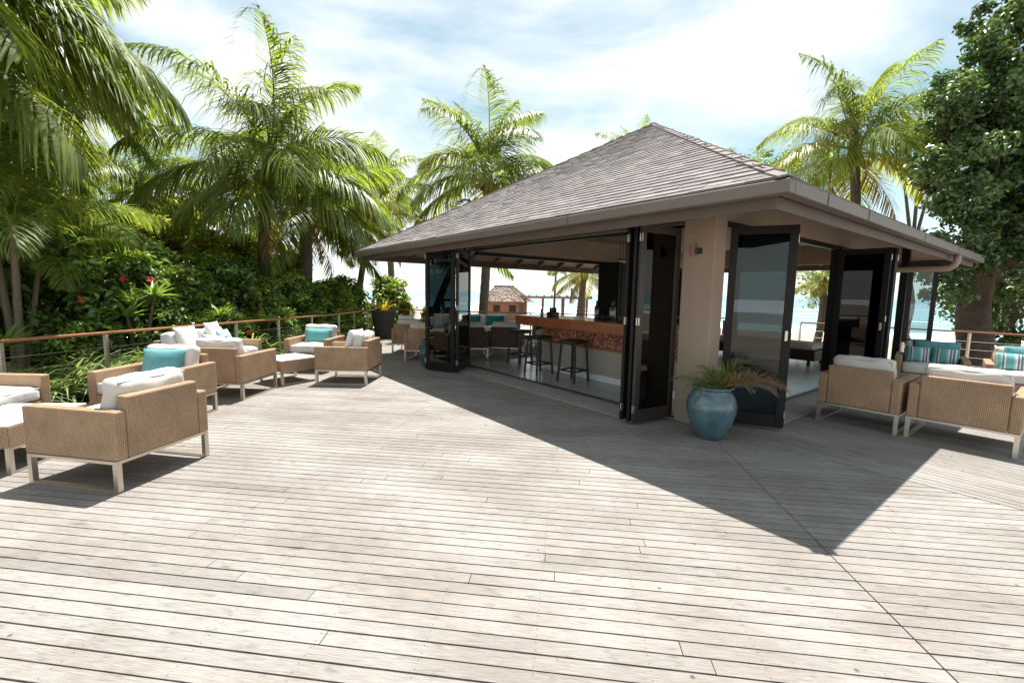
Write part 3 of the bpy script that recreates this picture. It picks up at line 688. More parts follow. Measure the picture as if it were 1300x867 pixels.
railing([(q[0].x, q[0].y), (q[1].x, q[1].y)], 'timber topped cable railing by the big shade tree', )
b = MB(); b.bar((-4.6, 16.2, .07), (6.9, 14.13, .07), .05, .17); tag(b.build('deck_upstand', 'hut_timber'), 'low timber upstand along the seaward deck edge', 'kerb')

# ================================================================== FURNITURE
def armchair(label, loc, rz, w=.84, d=.89, pillows=(), cushions=1, wick='wicker', cush='cushion', group='wicker lounge chairs', name='wicker_armchair', backh=.745, cat='armchair'):
    t = thing(name, label, cat, (loc[0], loc[1], loc[2] if len(loc) > 2 else 0.0), rz, group); z0, za, at = .25, .64, .095
    for s in (-1, 1):
        b = MB(); x = s*(w/2-at/2); b.bx(x-at/2, x+at/2, -d/2, d/2, z0, za); b.build('arm', wick, t, bevel=.016)
    b = MB(); b.bx(-w/2+at+.001, w/2-at-.001, d/2-at, d/2-.0015, z0+.001, backh); b.build('backrest', wick, t, bevel=.016)
    b = MB(); b.bx(-w/2+at+.001, w/2-at-.001, -d/2+.004, d/2-at-.001, z0+.002, .37); b.build('seat_base', wick, t, bevel=.006)
    for s in (-1, 1):
        b = MB(); x = s*(w/2-.022)
        b.bx(x-.02, x+.02, -d/2+.01, -d/2+.05, 0, z0-.026); b.bx(x-.02, x+.02, d/2-.05, d/2-.01, 0, z0-.026)
        b.bx(x-.02, x+.02, -d/2+.0505, d/2-.0505, 0.0, .022); b.build('sled_leg', 'steel', t)
        b = MB(); b.bx(x-.02, x+.02, -d/2+.01, d/2-.01, z0-.0255, z0-.001); b.build('frame_rail', 'steel', t)
    for y in (-d/2+.03, d/2-.03):
        b = MB(); b.bx(-w/2+.043, w/2-.043, y-.018, y+.018, z0-.0255, z0-.001); b.build('frame_rail', 'steel', t)
    iw = w-2*at
    for i in range(cushions):
        cw = iw/cushions; cx = -iw/2+cw*(i+.5)
        sc = obj('seat_cushion', cushion_mesh('seat_cushion', cw-.012, d-at+.0, .145, .045, .018, cush, seed=i), t, (cx, -at/2-.006, .445))
        pm = MB(); hw, hd = cw/2-.02, (d-at)/2-.012; zz = .058
        pm.tube([(-hw, -hd, zz), (hw, -hd, zz), (hw, hd, zz), (-hw, hd, zz), (-hw, -hd, zz)], .005, 5, False); pm.build('piping', cush, sc)
        bc = obj('back_cushion', cushion_mesh('back_cushion', cw-.02, .40, .17, .06, .03, cush, seed=i+5), t, (cx, d/2-at-.105, .672)); bc.rotation_euler = (R(79), 0, 0)
        pm = MB(); hw, hd = cw/2-.035, .182
        pm.tube([(-hw, -hd, -.066), (hw, -hd, -.066), (hw, hd, -.066), (-hw, hd, -.066), (-hw, -hd, -.066)], .006, 5, False); pm.build('piping', 'piping', bc)
    cz, sz = math.cos(rz), math.sin(rz); base = Vector((loc[0], loc[1], 0))
    for (lab, mt, px, py, pz, pw, ph, tilt, yaw) in pillows:      # throw pillows lie on the chair: things of their own
        p = obj('throw_pillow', pillow_mesh('throw_pillow', pw, ph, .15, mt, int(abs(px*100))), None); tag(p, lab, 'pillow', 'throw pillows')
        p.location = base+Vector((px*cz-py*sz, px*sz+py*cz, pz)); p.rotation_euler = Matrix.Rotation(rz+yaw, 3, 'Z').to_euler(); p.rotation_euler = (Matrix.Rotation(rz+yaw, 3, 'Z') @ Matrix.Rotation(tilt, 3, 'X')).to_euler()
    return t
TI = R(-14)
armchair('wicker armchair alone on the open deck, its woven back and side in full sun', (-3.37, 3.81), R(-100.3))
armchair('wicker armchair behind the lone armchair, with one teal pillow and front open to view', (-4.27, 5.33), R(-4), pillows=[('teal pillow on the wicker armchair beside the strappy plants', 'teal_fabric', .02, .08, .66, .5, .36, TI, R(6))])
armchair('wicker armchair with its back to the deck, draped with a pale printed throw pillow', (-4.20, 6.70), R(180-2), pillows=[('pale blue printed pillow leaning over the back of an armchair', 'blue_print', .16, .10, .70, .46, .42, TI, R(-8))], cush='cushion')
armchair('wicker armchair standing sideways by the glass topped table, one side in shade', (-2.85, 7.84), R(-91), pillows=[('teal pillow standing against the armchair side arm', 'teal_fabric', -.17, .13, .72, .40, .36, TI, R(20)), ('white pillow next to the teal one on the sideways armchair', 'cushion_white', .12, .12, .73, .42, .38, TI, R(-10))])
armchair('wicker armchair facing the deck under the railing, with wide aqua pillow', (-3.93, 8.96), R(0), pillows=[('wide aqua pillow across the seat of the armchair by the railing', 'aqua_fabric', .02, .07, .65, .56, .30, TI, R(-4))])
armchair('long wicker loveseat against the railing with two white back cushions, plants behind', (-5.15, 7.62), R(90), w=1.55, cushions=2, name='wicker_loveseat', cat='loveseat', cush='cushion_white',
         pillows=[('white pillow at the near end of the loveseat', 'cushion_white', -.36, .12, .74, .5, .44, TI, 0), ('white pillow at the far end of the loveseat', 'cushion_white', .30, .12, .76, .5, .46, TI, R(8)), ('blue and white printed pillow between the white loveseat pillows', 'blue_print', .32, -.06, .68, .42, .36, R(-22), R(10))])
armchair('wicker loveseat cut by the photo edge, beside the strappy plants', (-5.42, 4.02), R(90), w=1.5, cushions=2, name='wicker_loveseat', cat='loveseat', cush='cushion_white')
armchair('wicker armchair with its back to the deck, next to the folded glass doors', W(2.05, -1.08), A+R(90), cush='cushion')
armchair('wicker armchair with its back to the deck, half in sun at the photo edge', W(2.10, -2.0), A+R(90), cush='cushion', w=.9)
SP = lambda nm: [('plain teal pillow behind striped ones on %s' % nm, 'teal_fabric', .05, .14, .72, .62, .36, TI, 0), ('teal striped pillow on the left half of %s' % nm, 'stripe_fabric', -.17, .0, .655, .34, .28, R(-20), R(3)), ('teal striped pillow on the right half of %s' % nm, 'stripe_fabric', .17, -.01, .655, .34, .28, R(-20), R(-4))]
armchair('wicker armchair with striped pillows beside the glass screen', (7.16, 7.62), R(-42), pillows=SP('the armchair by the glass screen'), wick='wicker', w=.92)
armchair('wicker armchair with striped pillows below the big tree railing', (7.92, 6.84), R(-44), pillows=SP('the armchair below the big tree'), w=.92)
# behind the pavilion
armchair('wicker armchair seen side on beyond the tall dark planter', (-2.62, 11.75), R(178), pillows=[('small teal pillow on the far armchair by the seaward rail', 'teal_dark', -.12, .0, .70, .40, .26, TI, 0), ('white pillow on the far armchair by the seaward rail', 'cushion_white', .12, .12, .76, .42, .42, TI, 0)])
armchair('wicker armchair half hidden by the blue pot and folded glass door', (-2.0, 10.55), R(175))
armchair('dark wicker armchair seen through the folded glass door', (-1.05, 11.1), R(190), wick='wicker_dark')
armchair('dark wicker armchair with low back seen past the bar end', (-.15, 11.35), R(172), wick='wicker_dark', pillows=[('grey pillow on the dark armchair past the bar end', 'grey_fabric', -.2, .05, .70, .36, .34, TI, R(30))])
armchair('pale cushioned wicker loveseat by the seaward rail with green pillow', (-.85, 14.35), R(-3), w=1.6, cushions=2, name='wicker_loveseat', cat='loveseat', cush='cushion_white', pillows=[('dark green pillow centred on the seaward loveseat', 'teal_dark', .30, .06, .68, .56, .34, TI, 0), ('dark green pillow at the end of the seaward loveseat', 'teal_dark', -.42, .06, .68, .50, .34, TI, 0)])
armchair('wicker armchair beyond the bar with a dark green pillow', (1.05, 13.4), R(-8), pillows=[('dark green pillow on the armchair beyond the bar', 'teal_dark', -.1, .06, .69, .42, .36, TI, 0)], cush='cushion_white')
def table(label, loc, rz, w, d, h=.42):
    t = thing('side_table', label, 'table', (*loc, 0), rz, 'low glass topped wicker tables')
    b = MB(); b.bx(-w/2, w/2, -d/2, d/2, .23, h-.012); b.build('wicker_frame', 'wicker', t, bevel=.006)
    b = MB(); b.bx(-w/2+.004, w/2-.004, -d/2+.004, d/2-.004, h-.0115, h); b.build('glass_top', 'cushion_white', t, bevel=.003)
    for s in (-1, 1):
        b = MB(); x = s*(w/2-.03); b.bx(x-.018, x+.018, -d/2+.01, -d/2+.046, 0, .205); b.bx(x-.018, x+.018, d/2-.046, d/2-.01, 0, .205); b.bx(x-.018, x+.018, -d/2+.047, d/2-.047, 0, .02); b.build('sled_leg', 'steel', t)
        b = MB(); b.bx(x-.018, x+.018, -d/2+.01, d/2-.01, .206, .229); b.build('frame_rail', 'steel', t)
table('low pale topped wicker table between the loveseat and the sideways armchair', (-3.86, 7.70), R(-30), .66, .70)
table('low pale topped wicker table in front of the cut off loveseat', (-4.56, 3.98), R(6), .70, .80)
table('low wicker table before the seaward loveseat', (-.72, 12.9), R(5), .6, .6)

# ================================================================== POTS
def strap_leaves(n, rad, l0, l1, wd, droop, material, seed, up0=.5, up1=1.3, tonev=.25, segs=4):
    r_ = np.random.default_rng(seed); vs = []; fs = []; tn = []
    for i in range(n):
        az = r_.uniform(0, 2*math.pi); el = r_.uniform(up0, up1); ln = r_.uniform(l0, l1); rr = rad*math.sqrt(r_.uniform(0, 1)); base = np.array([rr*math.cos(az), rr*math.sin(az), 0.])
        az += r_.normal(0, .35); side = np.array([-math.sin(az), math.cos(az), 0]); p = base.copy(); e = el; k = len(vs); t0 = max(.3, r_.normal(1, tonev))
        for s in range(segs+1):
            f = s/segs; wv = wd*(.55+.9*f if f < .4 else (1-f)*1.5+.02); vs.append(p-side*wv/2+np.array([0, 0, wv*.25])); vs.append(p); vs.append(p+side*wv/2+np.array([0, 0, wv*.25]))
            e -= droop*ln*(.4+f)*r_.uniform(.7, 1.3)/segs*2; p = p+np.array([math.cos(az)*math.cos(e), math.sin(az)*math.cos(e), math.sin(e)])*ln/segs
        for s in range(segs):
            a = k+3*s; fs += [(a, a+1, a+4, a+3), (a+1, a+2, a+5, a+4)]; tn += [t0, t0]
    return np_mesh('leaves', np.array(vs), np.array(fs), material, np.repeat(np.array(tn)[:, None], 3, 1), True)
pot = thing('glazed_pot', 'turquoise glazed urn with palm seedlings at the pavilion corner pillar', 'plant pot', (2.27, 4.99, 0.0))
b = MB(); prof = [(.135, 0), (.15, .012), (.19, .09), (.235, .20), (.262, .31), (.268, .38), (.25, .46), (.215, .52), (.198, .545), (.203, .56), (.225, .575), (.228, .59), (.215, .598), (.195, .585), (.185, .55), (.19, .50), (0, .49)]
b.lathe(prof, 48); b.build('urn', 'glaze', pot, smooth=True)
b = MB(); b.lathe([(.188, .52), (.1, .535), (0, .54)], 24); b.build('soil', 'soil', pot, smooth=True)
def pinnate_frond(ln, n, ll, lw, e0, droop, material, seed, hang=.35, vee=.5, tonev=.3, rw=.02, dry=0, name='frond'):
    # a feather palm frond growing along +x: rachis plus two rows of leaflets
    r_ = np.random.default_rng(seed); vs = []; fs = []; tn = []
    S = 26; pts = [np.zeros(3)]; tang = []
    for i in range(S):
        f = i/S; e = e0-droop*(f**1.35)
        t = np.array([math.cos(e), 0, math.sin(e)]); tang.append(t); pts.append(pts[-1]+t*ln/S)
    tang.append(tang[-1])
    # rachis
    for i in range(S+1):
        f = i/S; w_ = rw*(1-f*.9); t = tang[i]; nrm = np.array([-t[2], 0, t[0]])
        for sx, sz in ((-1, 0), (0, .7), (1, 0), (0, -.7)): vs.append(pts[i]+np.array([0, sx*w_, 0])+nrm*sz*w_)
    for i in range(S):
        for j in range(4): a = i*4+j; b_ = i*4+(j+1) % 4; fs.append((a, b_, b_+4, a+4)); tn.append((1.6, 1.35, .9))
    for side in (-1, 1):
        for i in range(n):
            f = .16+.84*(i+r_.uniform(-.3, .3))/n; f = min(max(f, .14), .998); q = f*S; i0 = min(int(q), S-1); p = pts[i0]+(pts[i0+1]-pts[i0])*(q-i0); t = tang[i0]; nrm = np.array([-t[2], 0, t[0]])
            L_ = ll*(math.sin(math.pi*min(1, .18+f*.86))**.6)*r_.uniform(.85, 1.1)*(1 if f < .9 else .75); sweep = .35+.75*f+r_.normal(0, .07); ve = vee*(1-.6*f)+r_.normal(0, .12)
            d = np.array([0., side, 0])*math.cos(sweep)*math.cos(ve)+t*math.sin(sweep)+nrm*math.sin(ve)*math.cos(sweep); d /= np.linalg.norm(d)
            w_ = lw*r_.uniform(.8, 1.15); k = len(vs); tt = max(.35, r_.normal(1, tonev)); yel = r_.uniform(0, 1)**3*.5; tc_ = (tt*(1+yel*.9), tt*(1+yel*.35), tt)
            cur = p.copy(); dv = d.copy(); hg = hang*r_.uniform(.6, 1.4)
            for s in range(4):
                ww = w_*(.6, 1, .8, .05)[s]; sd = np.cross(dv, np.array([0, 0, 1.])); nl = np.linalg.norm(sd); sd = sd/nl if nl > 1e-3 else t
                sd = sd*.8+t*.2; vs.append(cur-sd*ww/2); vs.append(cur+sd*ww/2)
                dv = dv+np.array([0, 0, -hg*(.35+.5*s)]); dv /= np.linalg.norm(dv); cur = cur+dv*L_/3
            for s in range(3): a = k+2*s; fs.append((a, a+1, a+3, a+2)); tn.append(tc_)
    return np_mesh(name, np.array(vs), np.array(fs), material, np.array(tn))
def place_frond(me, parent, az, loc, s=1, roll=0, tilt=0):
    o = obj('frond', me, parent); o.location = loc; o.rotation_euler = (Matrix.Rotation(az, 3, 'Z') @ Matrix.Rotation(-tilt, 3, 'Y') @ Matrix.Rotation(roll, 3, 'X')).to_euler(); o.scale = (s, s, s); return o
small = [pinnate_frond(.5, 16, .24, .012, e0, 1.4, m_, 40+i, .18, .35, rw=.005) for i, (e0, m_) in enumerate(((1.1, 'leaf_pot'), (.75, 'leaf_pot'), (.6, 'leaf_pot_red'), (1.3, 'leaf_pot')))]
rp = random.Random(8)
for i in range(20):
    az = rp.uniform(0, 6.28); right = math.cos(az-R(-10)) > .3
    place_frond(small[2] if right and i % 3 == 0 else small[i % 4 if i % 4 != 2 else 1], pot, az, (rp.uniform(-.08, .08), rp.uniform(-.08, .08), .53), rp.uniform(.75, 1.05)*(1.3 if right else .85))
for az in (-.3, -.05, .2): place_frond(small[2], pot, az, (.1, 0, .54), 1.5)
pot2 = thing('glazed_pot', 'dark blue glazed urn with yellow leaved plant by the far folded door', 'plant pot', (-1.66, 9.25, 0))
b = MB(); b.lathe([(r_*1.02, z_*1.02) for r_, z_ in prof], 40); b.build('urn', 'glaze_dark', pot2, smooth=True)
b = MB(); b.lathe([(.19, .53), (0, .55)], 20); b.build('soil', 'soil', pot2)
yf = pinnate_frond(.75, 12, .3, .03, 1.1, 1.0, 'leaf_yellow', 61, .2, .4, rw=.008)
for i in range(6): place_frond(yf, pot2, i*1.05+.4, (0, 0, .54), rp.uniform(.7, 1.0))
pl = thing('tall_planter', 'tall dark stone planter with yellow bromeliad at the railing corner', 'planter', (-4.28, 14.95, 0))
b = MB(); b.lathe([(.25, 0), (.27, .02), (.33, .45), (.40, .88), (.40, .92), (.36, .92), (.34, .84), (0, .83)], 28); b.build('urn', 'stone_pot', pl)
b = MB(); b.lathe([(.345, .86), (0, .88)], 20); b.build('soil', 'soil', pl)
o = obj('leaves', strap_leaves(34, .08, .45, .7, .09, .9, 'leaf_yellow', 5, .5, 1.35), pl, (0, 0, .87))

# ================================================================== VEGETATION
def leaf_cloud(name, centers, radii, per, size, material, seed, upb=.35, tonev=.3, flat=.75, aspect=.55):
    # many small folded leaves gathered in clumps
    r_ = np.random.default_rng(seed); n = len(centers)*per
    cen = np.repeat(np.array(centers, float), per, 0); rad = np.repeat(np.array(radii, float), per)
    d = r_.normal(size=(n, 3)); d /= np.linalg.norm(d, axis=1)[:, None]; rr = rad*(r_.uniform(0, 1, n)**.45); pos = cen+d*rr[:, None]*np.array([1, 1, flat])
    nrm = d*.8+r_.normal(size=(n, 3))*.55; nrm[:, 2] += upb; nrm /= np.linalg.norm(nrm, axis=1)[:, None]
    a = np.cross(nrm, r_.normal(size=(n, 3))); a /= np.linalg.norm(a, axis=1)[:, None]; b_ = np.cross(nrm, a)
    L_ = (size*r_.uniform(.65, 1.25, n))[:, None]; w_ = L_*aspect; fold = nrm*L_*.14
    p0 = pos-a*L_/2; p3 = pos+a*L_/2-nrm*L_*.12; mid1 = pos-a*L_*.12; 
    V_ = np.stack([p0, pos-a*L_*.1+b_*w_/2+fold, p3, pos-a*L_*.1-b_*w_/2+fold], 1).reshape(-1, 3)
    idx = np.arange(n)[:, None]*4; F = np.concatenate([idx+np.array([0, 1, 2]), idx+np.array([0, 2, 3])], 1).reshape(-1, 3)
    ct = np.repeat(r_.normal(1, tonev*.5, len(centers)), per); t = np.clip(ct*r_.normal(1, tonev, n), .35, 2.2); yl = r_.uniform(0, 1, n)**5*.8
    T_ = np.stack([t*(1+yl*1.2), t*(1+yl*.5), t], 1); T_ = np.repeat(T_, 2, 0)
    return np_mesh(name, V_, F, material, T_)
# --- palms
CRN = {}
import zlib
def frond_set(key, *a, **k):
    if key in CRN: return CRN[key]
    sd = zlib.crc32(key.encode()) % 1000; out = []
    for i, (e0, dr) in enumerate(((1.42, .7), (1.2, 1.1), (1.0, 1.5), (.75, 1.7), (.5, 1.6), (.25, 1.45), (0., 1.2), (-.3, .9))):
        out.append([pinnate_frond(k.get('ln', 3.3), k.get('n', 62), k.get('ll', .95), k.get('lw', .05), e0+j*.06, dr*(1+.12*j), a[0], sd+i*7+j, k.get('hang', .34), .22) for j in range(2)])
    CRN[key] = out; return out
frond_set('green', 'palm_leaf', n=90, lw=.039, ll=1.2, hang=.6); frond_set('yellow', 'palm_leaf_yellow', n=86, lw=.04, ll=1.12, hang=.6); frond_set('dry', 'palm_leaf_dry', n=44, hang=.7, lw=.04); frond_set('fine', 'palm_leaf', n=92, ll=1.05, lw=.038, hang=.5)
def trunk_path(base, top, bend, n=14):
    base = Vector(base); top = Vector(top); out = []
    for i in range(n+1):
        f = i/n; p = base.lerp(top, f); p += Vector(bend)*math.sin(math.pi*f)*1.0; out.append(p)
    return out
def palm(label, base, top, bend=(0, 0, 0), r0=.17, r1=.11, nf=20, scale=1.0, seed=0, yellow=.2, dry=1, coco=6, spread=None, key='green', emin=0, azs=None, flare=1.5):
    rp = random.Random(seed); t = thing('coconut_palm', label, 'palm tree', base, 0, 'coconut palms'); o = Vector(base)
    path = [p-o for p in trunk_path(base, top, bend, 34)]; b = MB(); rad = []
    for i in range(len(path)): f = i/(len(path)-1); rad.append((r0*(1-f)+r1*f)*(1+(flare-1)*max(0, 1-f*7))*(1+.07*(i % 2)))
    b.tube(path, rad, 12); b.build('trunk', 'palm_bark', t, smooth=True)
    tp = Vector(top)-o
    b = MB(); b.tube([tp+Vector((0, 0, -.5*scale)), tp+Vector((0, 0, -.15*scale)), tp+Vector((0, 0, .25*scale)), tp+Vector((0, 0, .6*scale))], [r1*1.05, r1*1.7, r1*1.5, r1*.4], 10); b.build('crown_base', 'palm_fibre', t, smooth=True)
    fs = CRN[key]; fy = CRN['yellow']; fd = CRN['dry']
    for i in range(nf):
        f = i/nf; cls = min(7, int(emin+f**.78*(8-emin))); az = i*2.399+rp.uniform(-.25, .25)
        if azs: az = rp.uniform(*azs) if rp.random() < .6 else az
        src = fs
        if cls >= 4 and rp.random() < yellow: src = fy
        o_ = place_frond(src[cls][i % 2], t, az, tp+Vector((0, 0, .25*scale-.3*f*scale)), scale*rp.uniform(.85, 1.1)*(.8 if cls == 0 else 1), rp.uniform(-.35, .35))
    for i in range(dry): place_frond(fd[7][i % 2], t, rp.uniform(0, 6.28), tp+Vector((0, 0, -.2*scale)), scale*.75, rp.uniform(-.3, .3), -.45)
    for i in range(coco):
        a = i*1.05+rp.uniform(-.2, .2); rr = (r1*1.5+.10)*scale
        c_ = tp+Vector((math.cos(a)*rr, math.sin(a)*rr, -.28*scale+rp.uniform(-.12, .1))); b = MB(); b.lathe([(0, -.13), (.07, -.10), (.105, -.02), (.1, .06), (.06, .12), (0, .14)], 10, c_); b.build('coconut', 'coconut', t, smooth=True)
    for i in range(3 if coco else 0):
        a = i*2.1+rp.uniform(0, 1); p = tp+Vector((0, 0, .05)); b = MB(); b.tube([p, p+Vector((math.cos(a)*.35, math.sin(a)*.35, .28))*scale, p+Vector((math.cos(a)*.7, math.sin(a)*.7, .1))*scale], [.02, .016, .008], 6); b.build('flower_stalk', 'coconut_stalk', t)
    return t
# crown position from bearing and distance, worked out beforehand
palm('tall coconut palm with upright crown and dark twin-stem base behind the hedge', (-7.65, 14.3, -.15), (-7.25, 13.8, 5.15), (-.25, 0, 0), .2, .15, 27, 1.25, 1, .22, 3, 5)
palm('stout pale coconut palm trunk leaning right beside the tall palm', (-7.0, 14.6, -.15), (-6.75, 14.9, 3.9), (.1, 0, 0), .24, .18, 17, 1.1, 2, .3, 2, 4, key='fine', emin=2)
palm('coconut palm rising behind the pavilion roof, orange nuts under its crown', (-1.35, 18.6, -.9), (-1.12, 18.5, 6.1), (.12, 0, 0), .2, .15, 27, 1.2, 3, .15, 1, 8)
palm('small far coconut palm between the two tall palms', (-6.9, 25.5, -.9), (-7.1, 25.0, 7.0), (.2, 0, 0), .19, .14, 20, .95, 4, .35, 2, 3)
palm('slim curved coconut palm behind the railing corner planter', (-6.2, 18.5, -.9), (-5.3, 17.6, 4.3), (-.35, 0, 0), .13, .1, 16, .82, 5, .6, 3, 3, emin=2)
palm('low leaning coconut palm beyond the seaward railing', (-4.1, 21.5, -.9), (-2.2, 20.8, 3.9), (-.25, 0, -.2), .2, .13, 17, .9, 6, .3, 3, 0, emin=1)
palm('coconut palm whose tips show over the roof peak', (6.6, 28, -.9), (6.9, 27.8, 9.6), (.2, 0, 0), .2, .15, 20, .85, 7, .1, 0, 3)
palm('coconut palm with golden nuts behind the right slope of the roof', (13.0, 18.0, -.9), (12.75, 17.6, 7.0), (.35, 0, 0), .2, .15, 27, 1.3, 8, .6, 2, 9)
palm('golden drooping coconut palm seen through the bar, past the pergola', (3.5, 24.2, -.9), (3.75, 24.0, 2.6), (0, 0, 0), .2, .15, 14, .7, 9, 1.0, 4, 0, key='yellow', emin=3)
palm('thin young palm seen through the bar above the pergola', (2.35, 26, -.9), (2.45, 26, 3.2), (0, 0, 0), .07, .05, 9, .42, 10, .5, 0, 0, emin=3)
palm('small palm on the sand seen through the right hand doors', (13.0, 19.2, -.9), (13.35, 19.5, 2.1), (.1, 0, .0), .16, .12, 12, .62, 11, .5, 1, 2, emin=1)
palm('coconut palm deep behind the hedge, left of the twin stems', (-12.5, 15.5, -.15), (-12.2, 15.2, 4.6), (.2, 0, 0), .2, .15, 22, 1.1, 12, .35, 2, 3)
palm('coconut palm leaning over the garden with its crown above the frame top', (-11.2, 6.6, -.15), (-9.7, 6.4, 6.0), (-.3, 0, 0), .2, .15, 26, 1.42, 13, .12, 0, 0, azs=(-.55, 1.1))
palm('coconut palm deep in the garden behind the areca stems', (-12.6, 10.8, -.15), (-11.6, 10.6, 6.6), (-.2, 0, 0), .2, .15, 24, 1.3, 24, .15, 1, 0, azs=(-.8, .9))
palm('coconut palm at the garden edge with thick grey trunk', (-8.6, 7.3, -.15), (-9.3, 6.6, 4.9), (.05, 0, 0), .2, .16, 13, 1.0, 14, .1, 0, 0, key='fine', emin=1)
palm('far coconut palm between the hedge and the roof corner', (-9.5, 20.5, -.5), (-9.2, 20.2, 6.1), (.2, 0, 0), .18, .13, 20, 1.0, 16, .4, 2, 3)
# areca palms: slim stems, crownshaft
def areca(label, base, stems, seed):
    rp = random.Random(seed); t = thing('areca_palm', label, 'palm tree', base)
    for (dx, dy, h, r) in stems:
        b = MB(); pth = [(dx*f*1.0, dy*f, h*f) for f in [i/16 for i in range(17)]]; b.tube(pth, [r*(1-.35*i/16)*(1.08 if i % 2 else 1) for i in range(17)], 10); b.build('stem', 'areca_stem', t, smooth=True)
        for k_ in range(8): place_frond(CRN['fine'][min(7, k_)][k_ % 2], t, k_*2.4+rp.uniform(-.3, .3), (dx, dy, h-.05), .52*rp.uniform(.85, 1.15), rp.uniform(-.3, .3))
areca('areca palm with slim ringed stem and low fronds at the garden edge', (-7.15, 6.45, -.12), [(.1, 0, 2.55, .055), (-.6, .3, 3.2, .05), (-.4, .8, 2.1, .045)], 3)
areca('second areca palm further along the hedge under the coconut fronds', (-8.6, 8.6, -.12), [(.2, .1, 2.9, .07), (-.3, .4, 2.3, .06)], 4)

# --- broadleaf shrubs of the hedge
def shrub_mesh(seed, w, d, h, ncl, per, size, material, tonev=.3):
    rp = random.Random(seed); cs = []; rs_ = []
    for i in range(ncl):
        a = rp.uniform(0, 6.28); q = math.sqrt(rp.uniform(.05, 1)); z = rp.uniform(.1, 1)*h; f = max(.22, 1.12-.85*(z/h)**1.2); cs.append((q*math.cos(a)*w/2*f, q*math.sin(a)*d/2*f, z)); rs_.append(rp.uniform(.16, .32))
    return leaf_cloud('foliage', cs, rs_, per, size, material, seed, 1.1, tonev)
SHR = [shrub_mesh(1, 2.4, 2.3, 2.6, 130, 36, .165, 'leaf_dark', .5), shrub_mesh(2, 2.4, 2.3, 2.4, 130, 36, .15, 'leaf_dark', .5), shrub_mesh(3, 2.2, 2.2, 2.2, 125, 36, .14, 'leaf_mid', .5), shrub_mesh(4, 2.6, 2.2, 3.6, 170, 44, .15, 'leaf_light', .35), shrub_mesh(5, 2.6, 2.2, 3.4, 170, 44, .15, 'leaf_mid', .35)]
def twigs(seed, h):
    rp = random.Random(seed); b = MB()
    for i in range(7): a = rp.uniform(0, 6.28); b.tube([(0, 0, 0), (math.cos(a)*.2, math.sin(a)*.2, h*.4), (math.cos(a)*.55, math.sin(a)*.55, h*.8)], [.03, .02, .008], 5)
    return b.mesh('stems', 'tree_bark')
TWG = [twigs(i, h) for i, h in enumerate((2.3, 2.1, 1.9, 3.2, 3.0))]
FLW = MB()
for j in range(5):
    a = j*1.2566; c_, s_ = math.cos(a), math.sin(a); FLW.add([(0, 0, 0), (.05*c_-.028*s_, .05*s_+.028*c_, .025), (.085*c_, .085*s_, .012), (.05*c_+.028*s_, .05*s_-.028*c_, .025)], [(0, 1, 2, 3)])
FLWM = FLW.mesh('flower', 'petal')
def shrub(k_, x, y, s, rz, label, group, flowers=0, z=-.15, name='hibiscus_shrub', seed=0):
    t = thing(name, label, 'shrub', (x, y, z), rz, group); o = obj('foliage', SHR[k_], t); o.scale = (s, s, s); o = obj('stems', TWG[k_], t); o.scale = (s, s, s); rp = random.Random(seed+int(x*31))
    for i in range(flowers):
        a = rp.uniform(-1.2, .9); h = rp.uniform(.9, 2.2)*s; o = obj('flower', FLWM, t); w_ = (1.42-.36*h/s)*s*.86; dx, dy = math.cos(a)*w_, math.sin(a)*w_ ; c_, s_ = math.cos(-rz), math.sin(-rz)
        o.location = (dx*c_-dy*s_, dx*s_+dy*c_, h); o.rotation_euler = (rp.uniform(-.4, .4), 1.2, a-rz); o.scale = (.85,)*3
rp = random.Random(21)
spots = [(-7.6, 7.6, 0, .95), (-7.35, 8.7, 1, .95), (-7.0, 9.7, 2, .95), (-6.7, 10.7, 0, .9), (-6.5, 11.6, 2, .9), (-6.2, 12.6, 2, .95), (-6.0, 13.6, 2, .85), (-5.9, 14.7, 2, .9), (-6.1, 15.8, 2, .85)]
HL = ['hibiscus shrub with red flowers behind the areca stems', 'hibiscus shrub with red flowers behind the star leaved plant', 'hibiscus shrub with red flowers behind the loveseat', 'hibiscus shrub with red flowers behind the low pale topped table', 'lighter hibiscus shrub with a single red flower beside the far rosette plant', 'plain hedge shrub behind the armchair with the aqua pillow', 'plain hedge shrub below the tall coconut palm trunks', 'lighter hedge shrub behind the railing near the tall planter', 'last hedge shrub before the beach, behind the tall planter']
for i, (x, y, k_, s) in enumerate(spots): shrub(k_, x, y, s, rp.uniform(0, 6), HL[i], 'hedge shrubs', (2, 2, 1, 2, 1, 0, 0, 0, 0)[i])
for i, (x, y, k_, s) in enumerate([(-8.5, 6.1, 1, .95), (-9.3, 7.6, 0, 1.1), (-9.0, 9.0, 1, 1.15), (-8.5, 10.4, 0, 1.1), (-8.2, 11.6, 2, 1.15), (-7.8, 12.9, 1, 1.05)]): shrub(k_, x, y, s, rp.uniform(0, 6), 'leafy shrub in the second row of the hedge, in shade', 'second row hedge shrubs', 0)
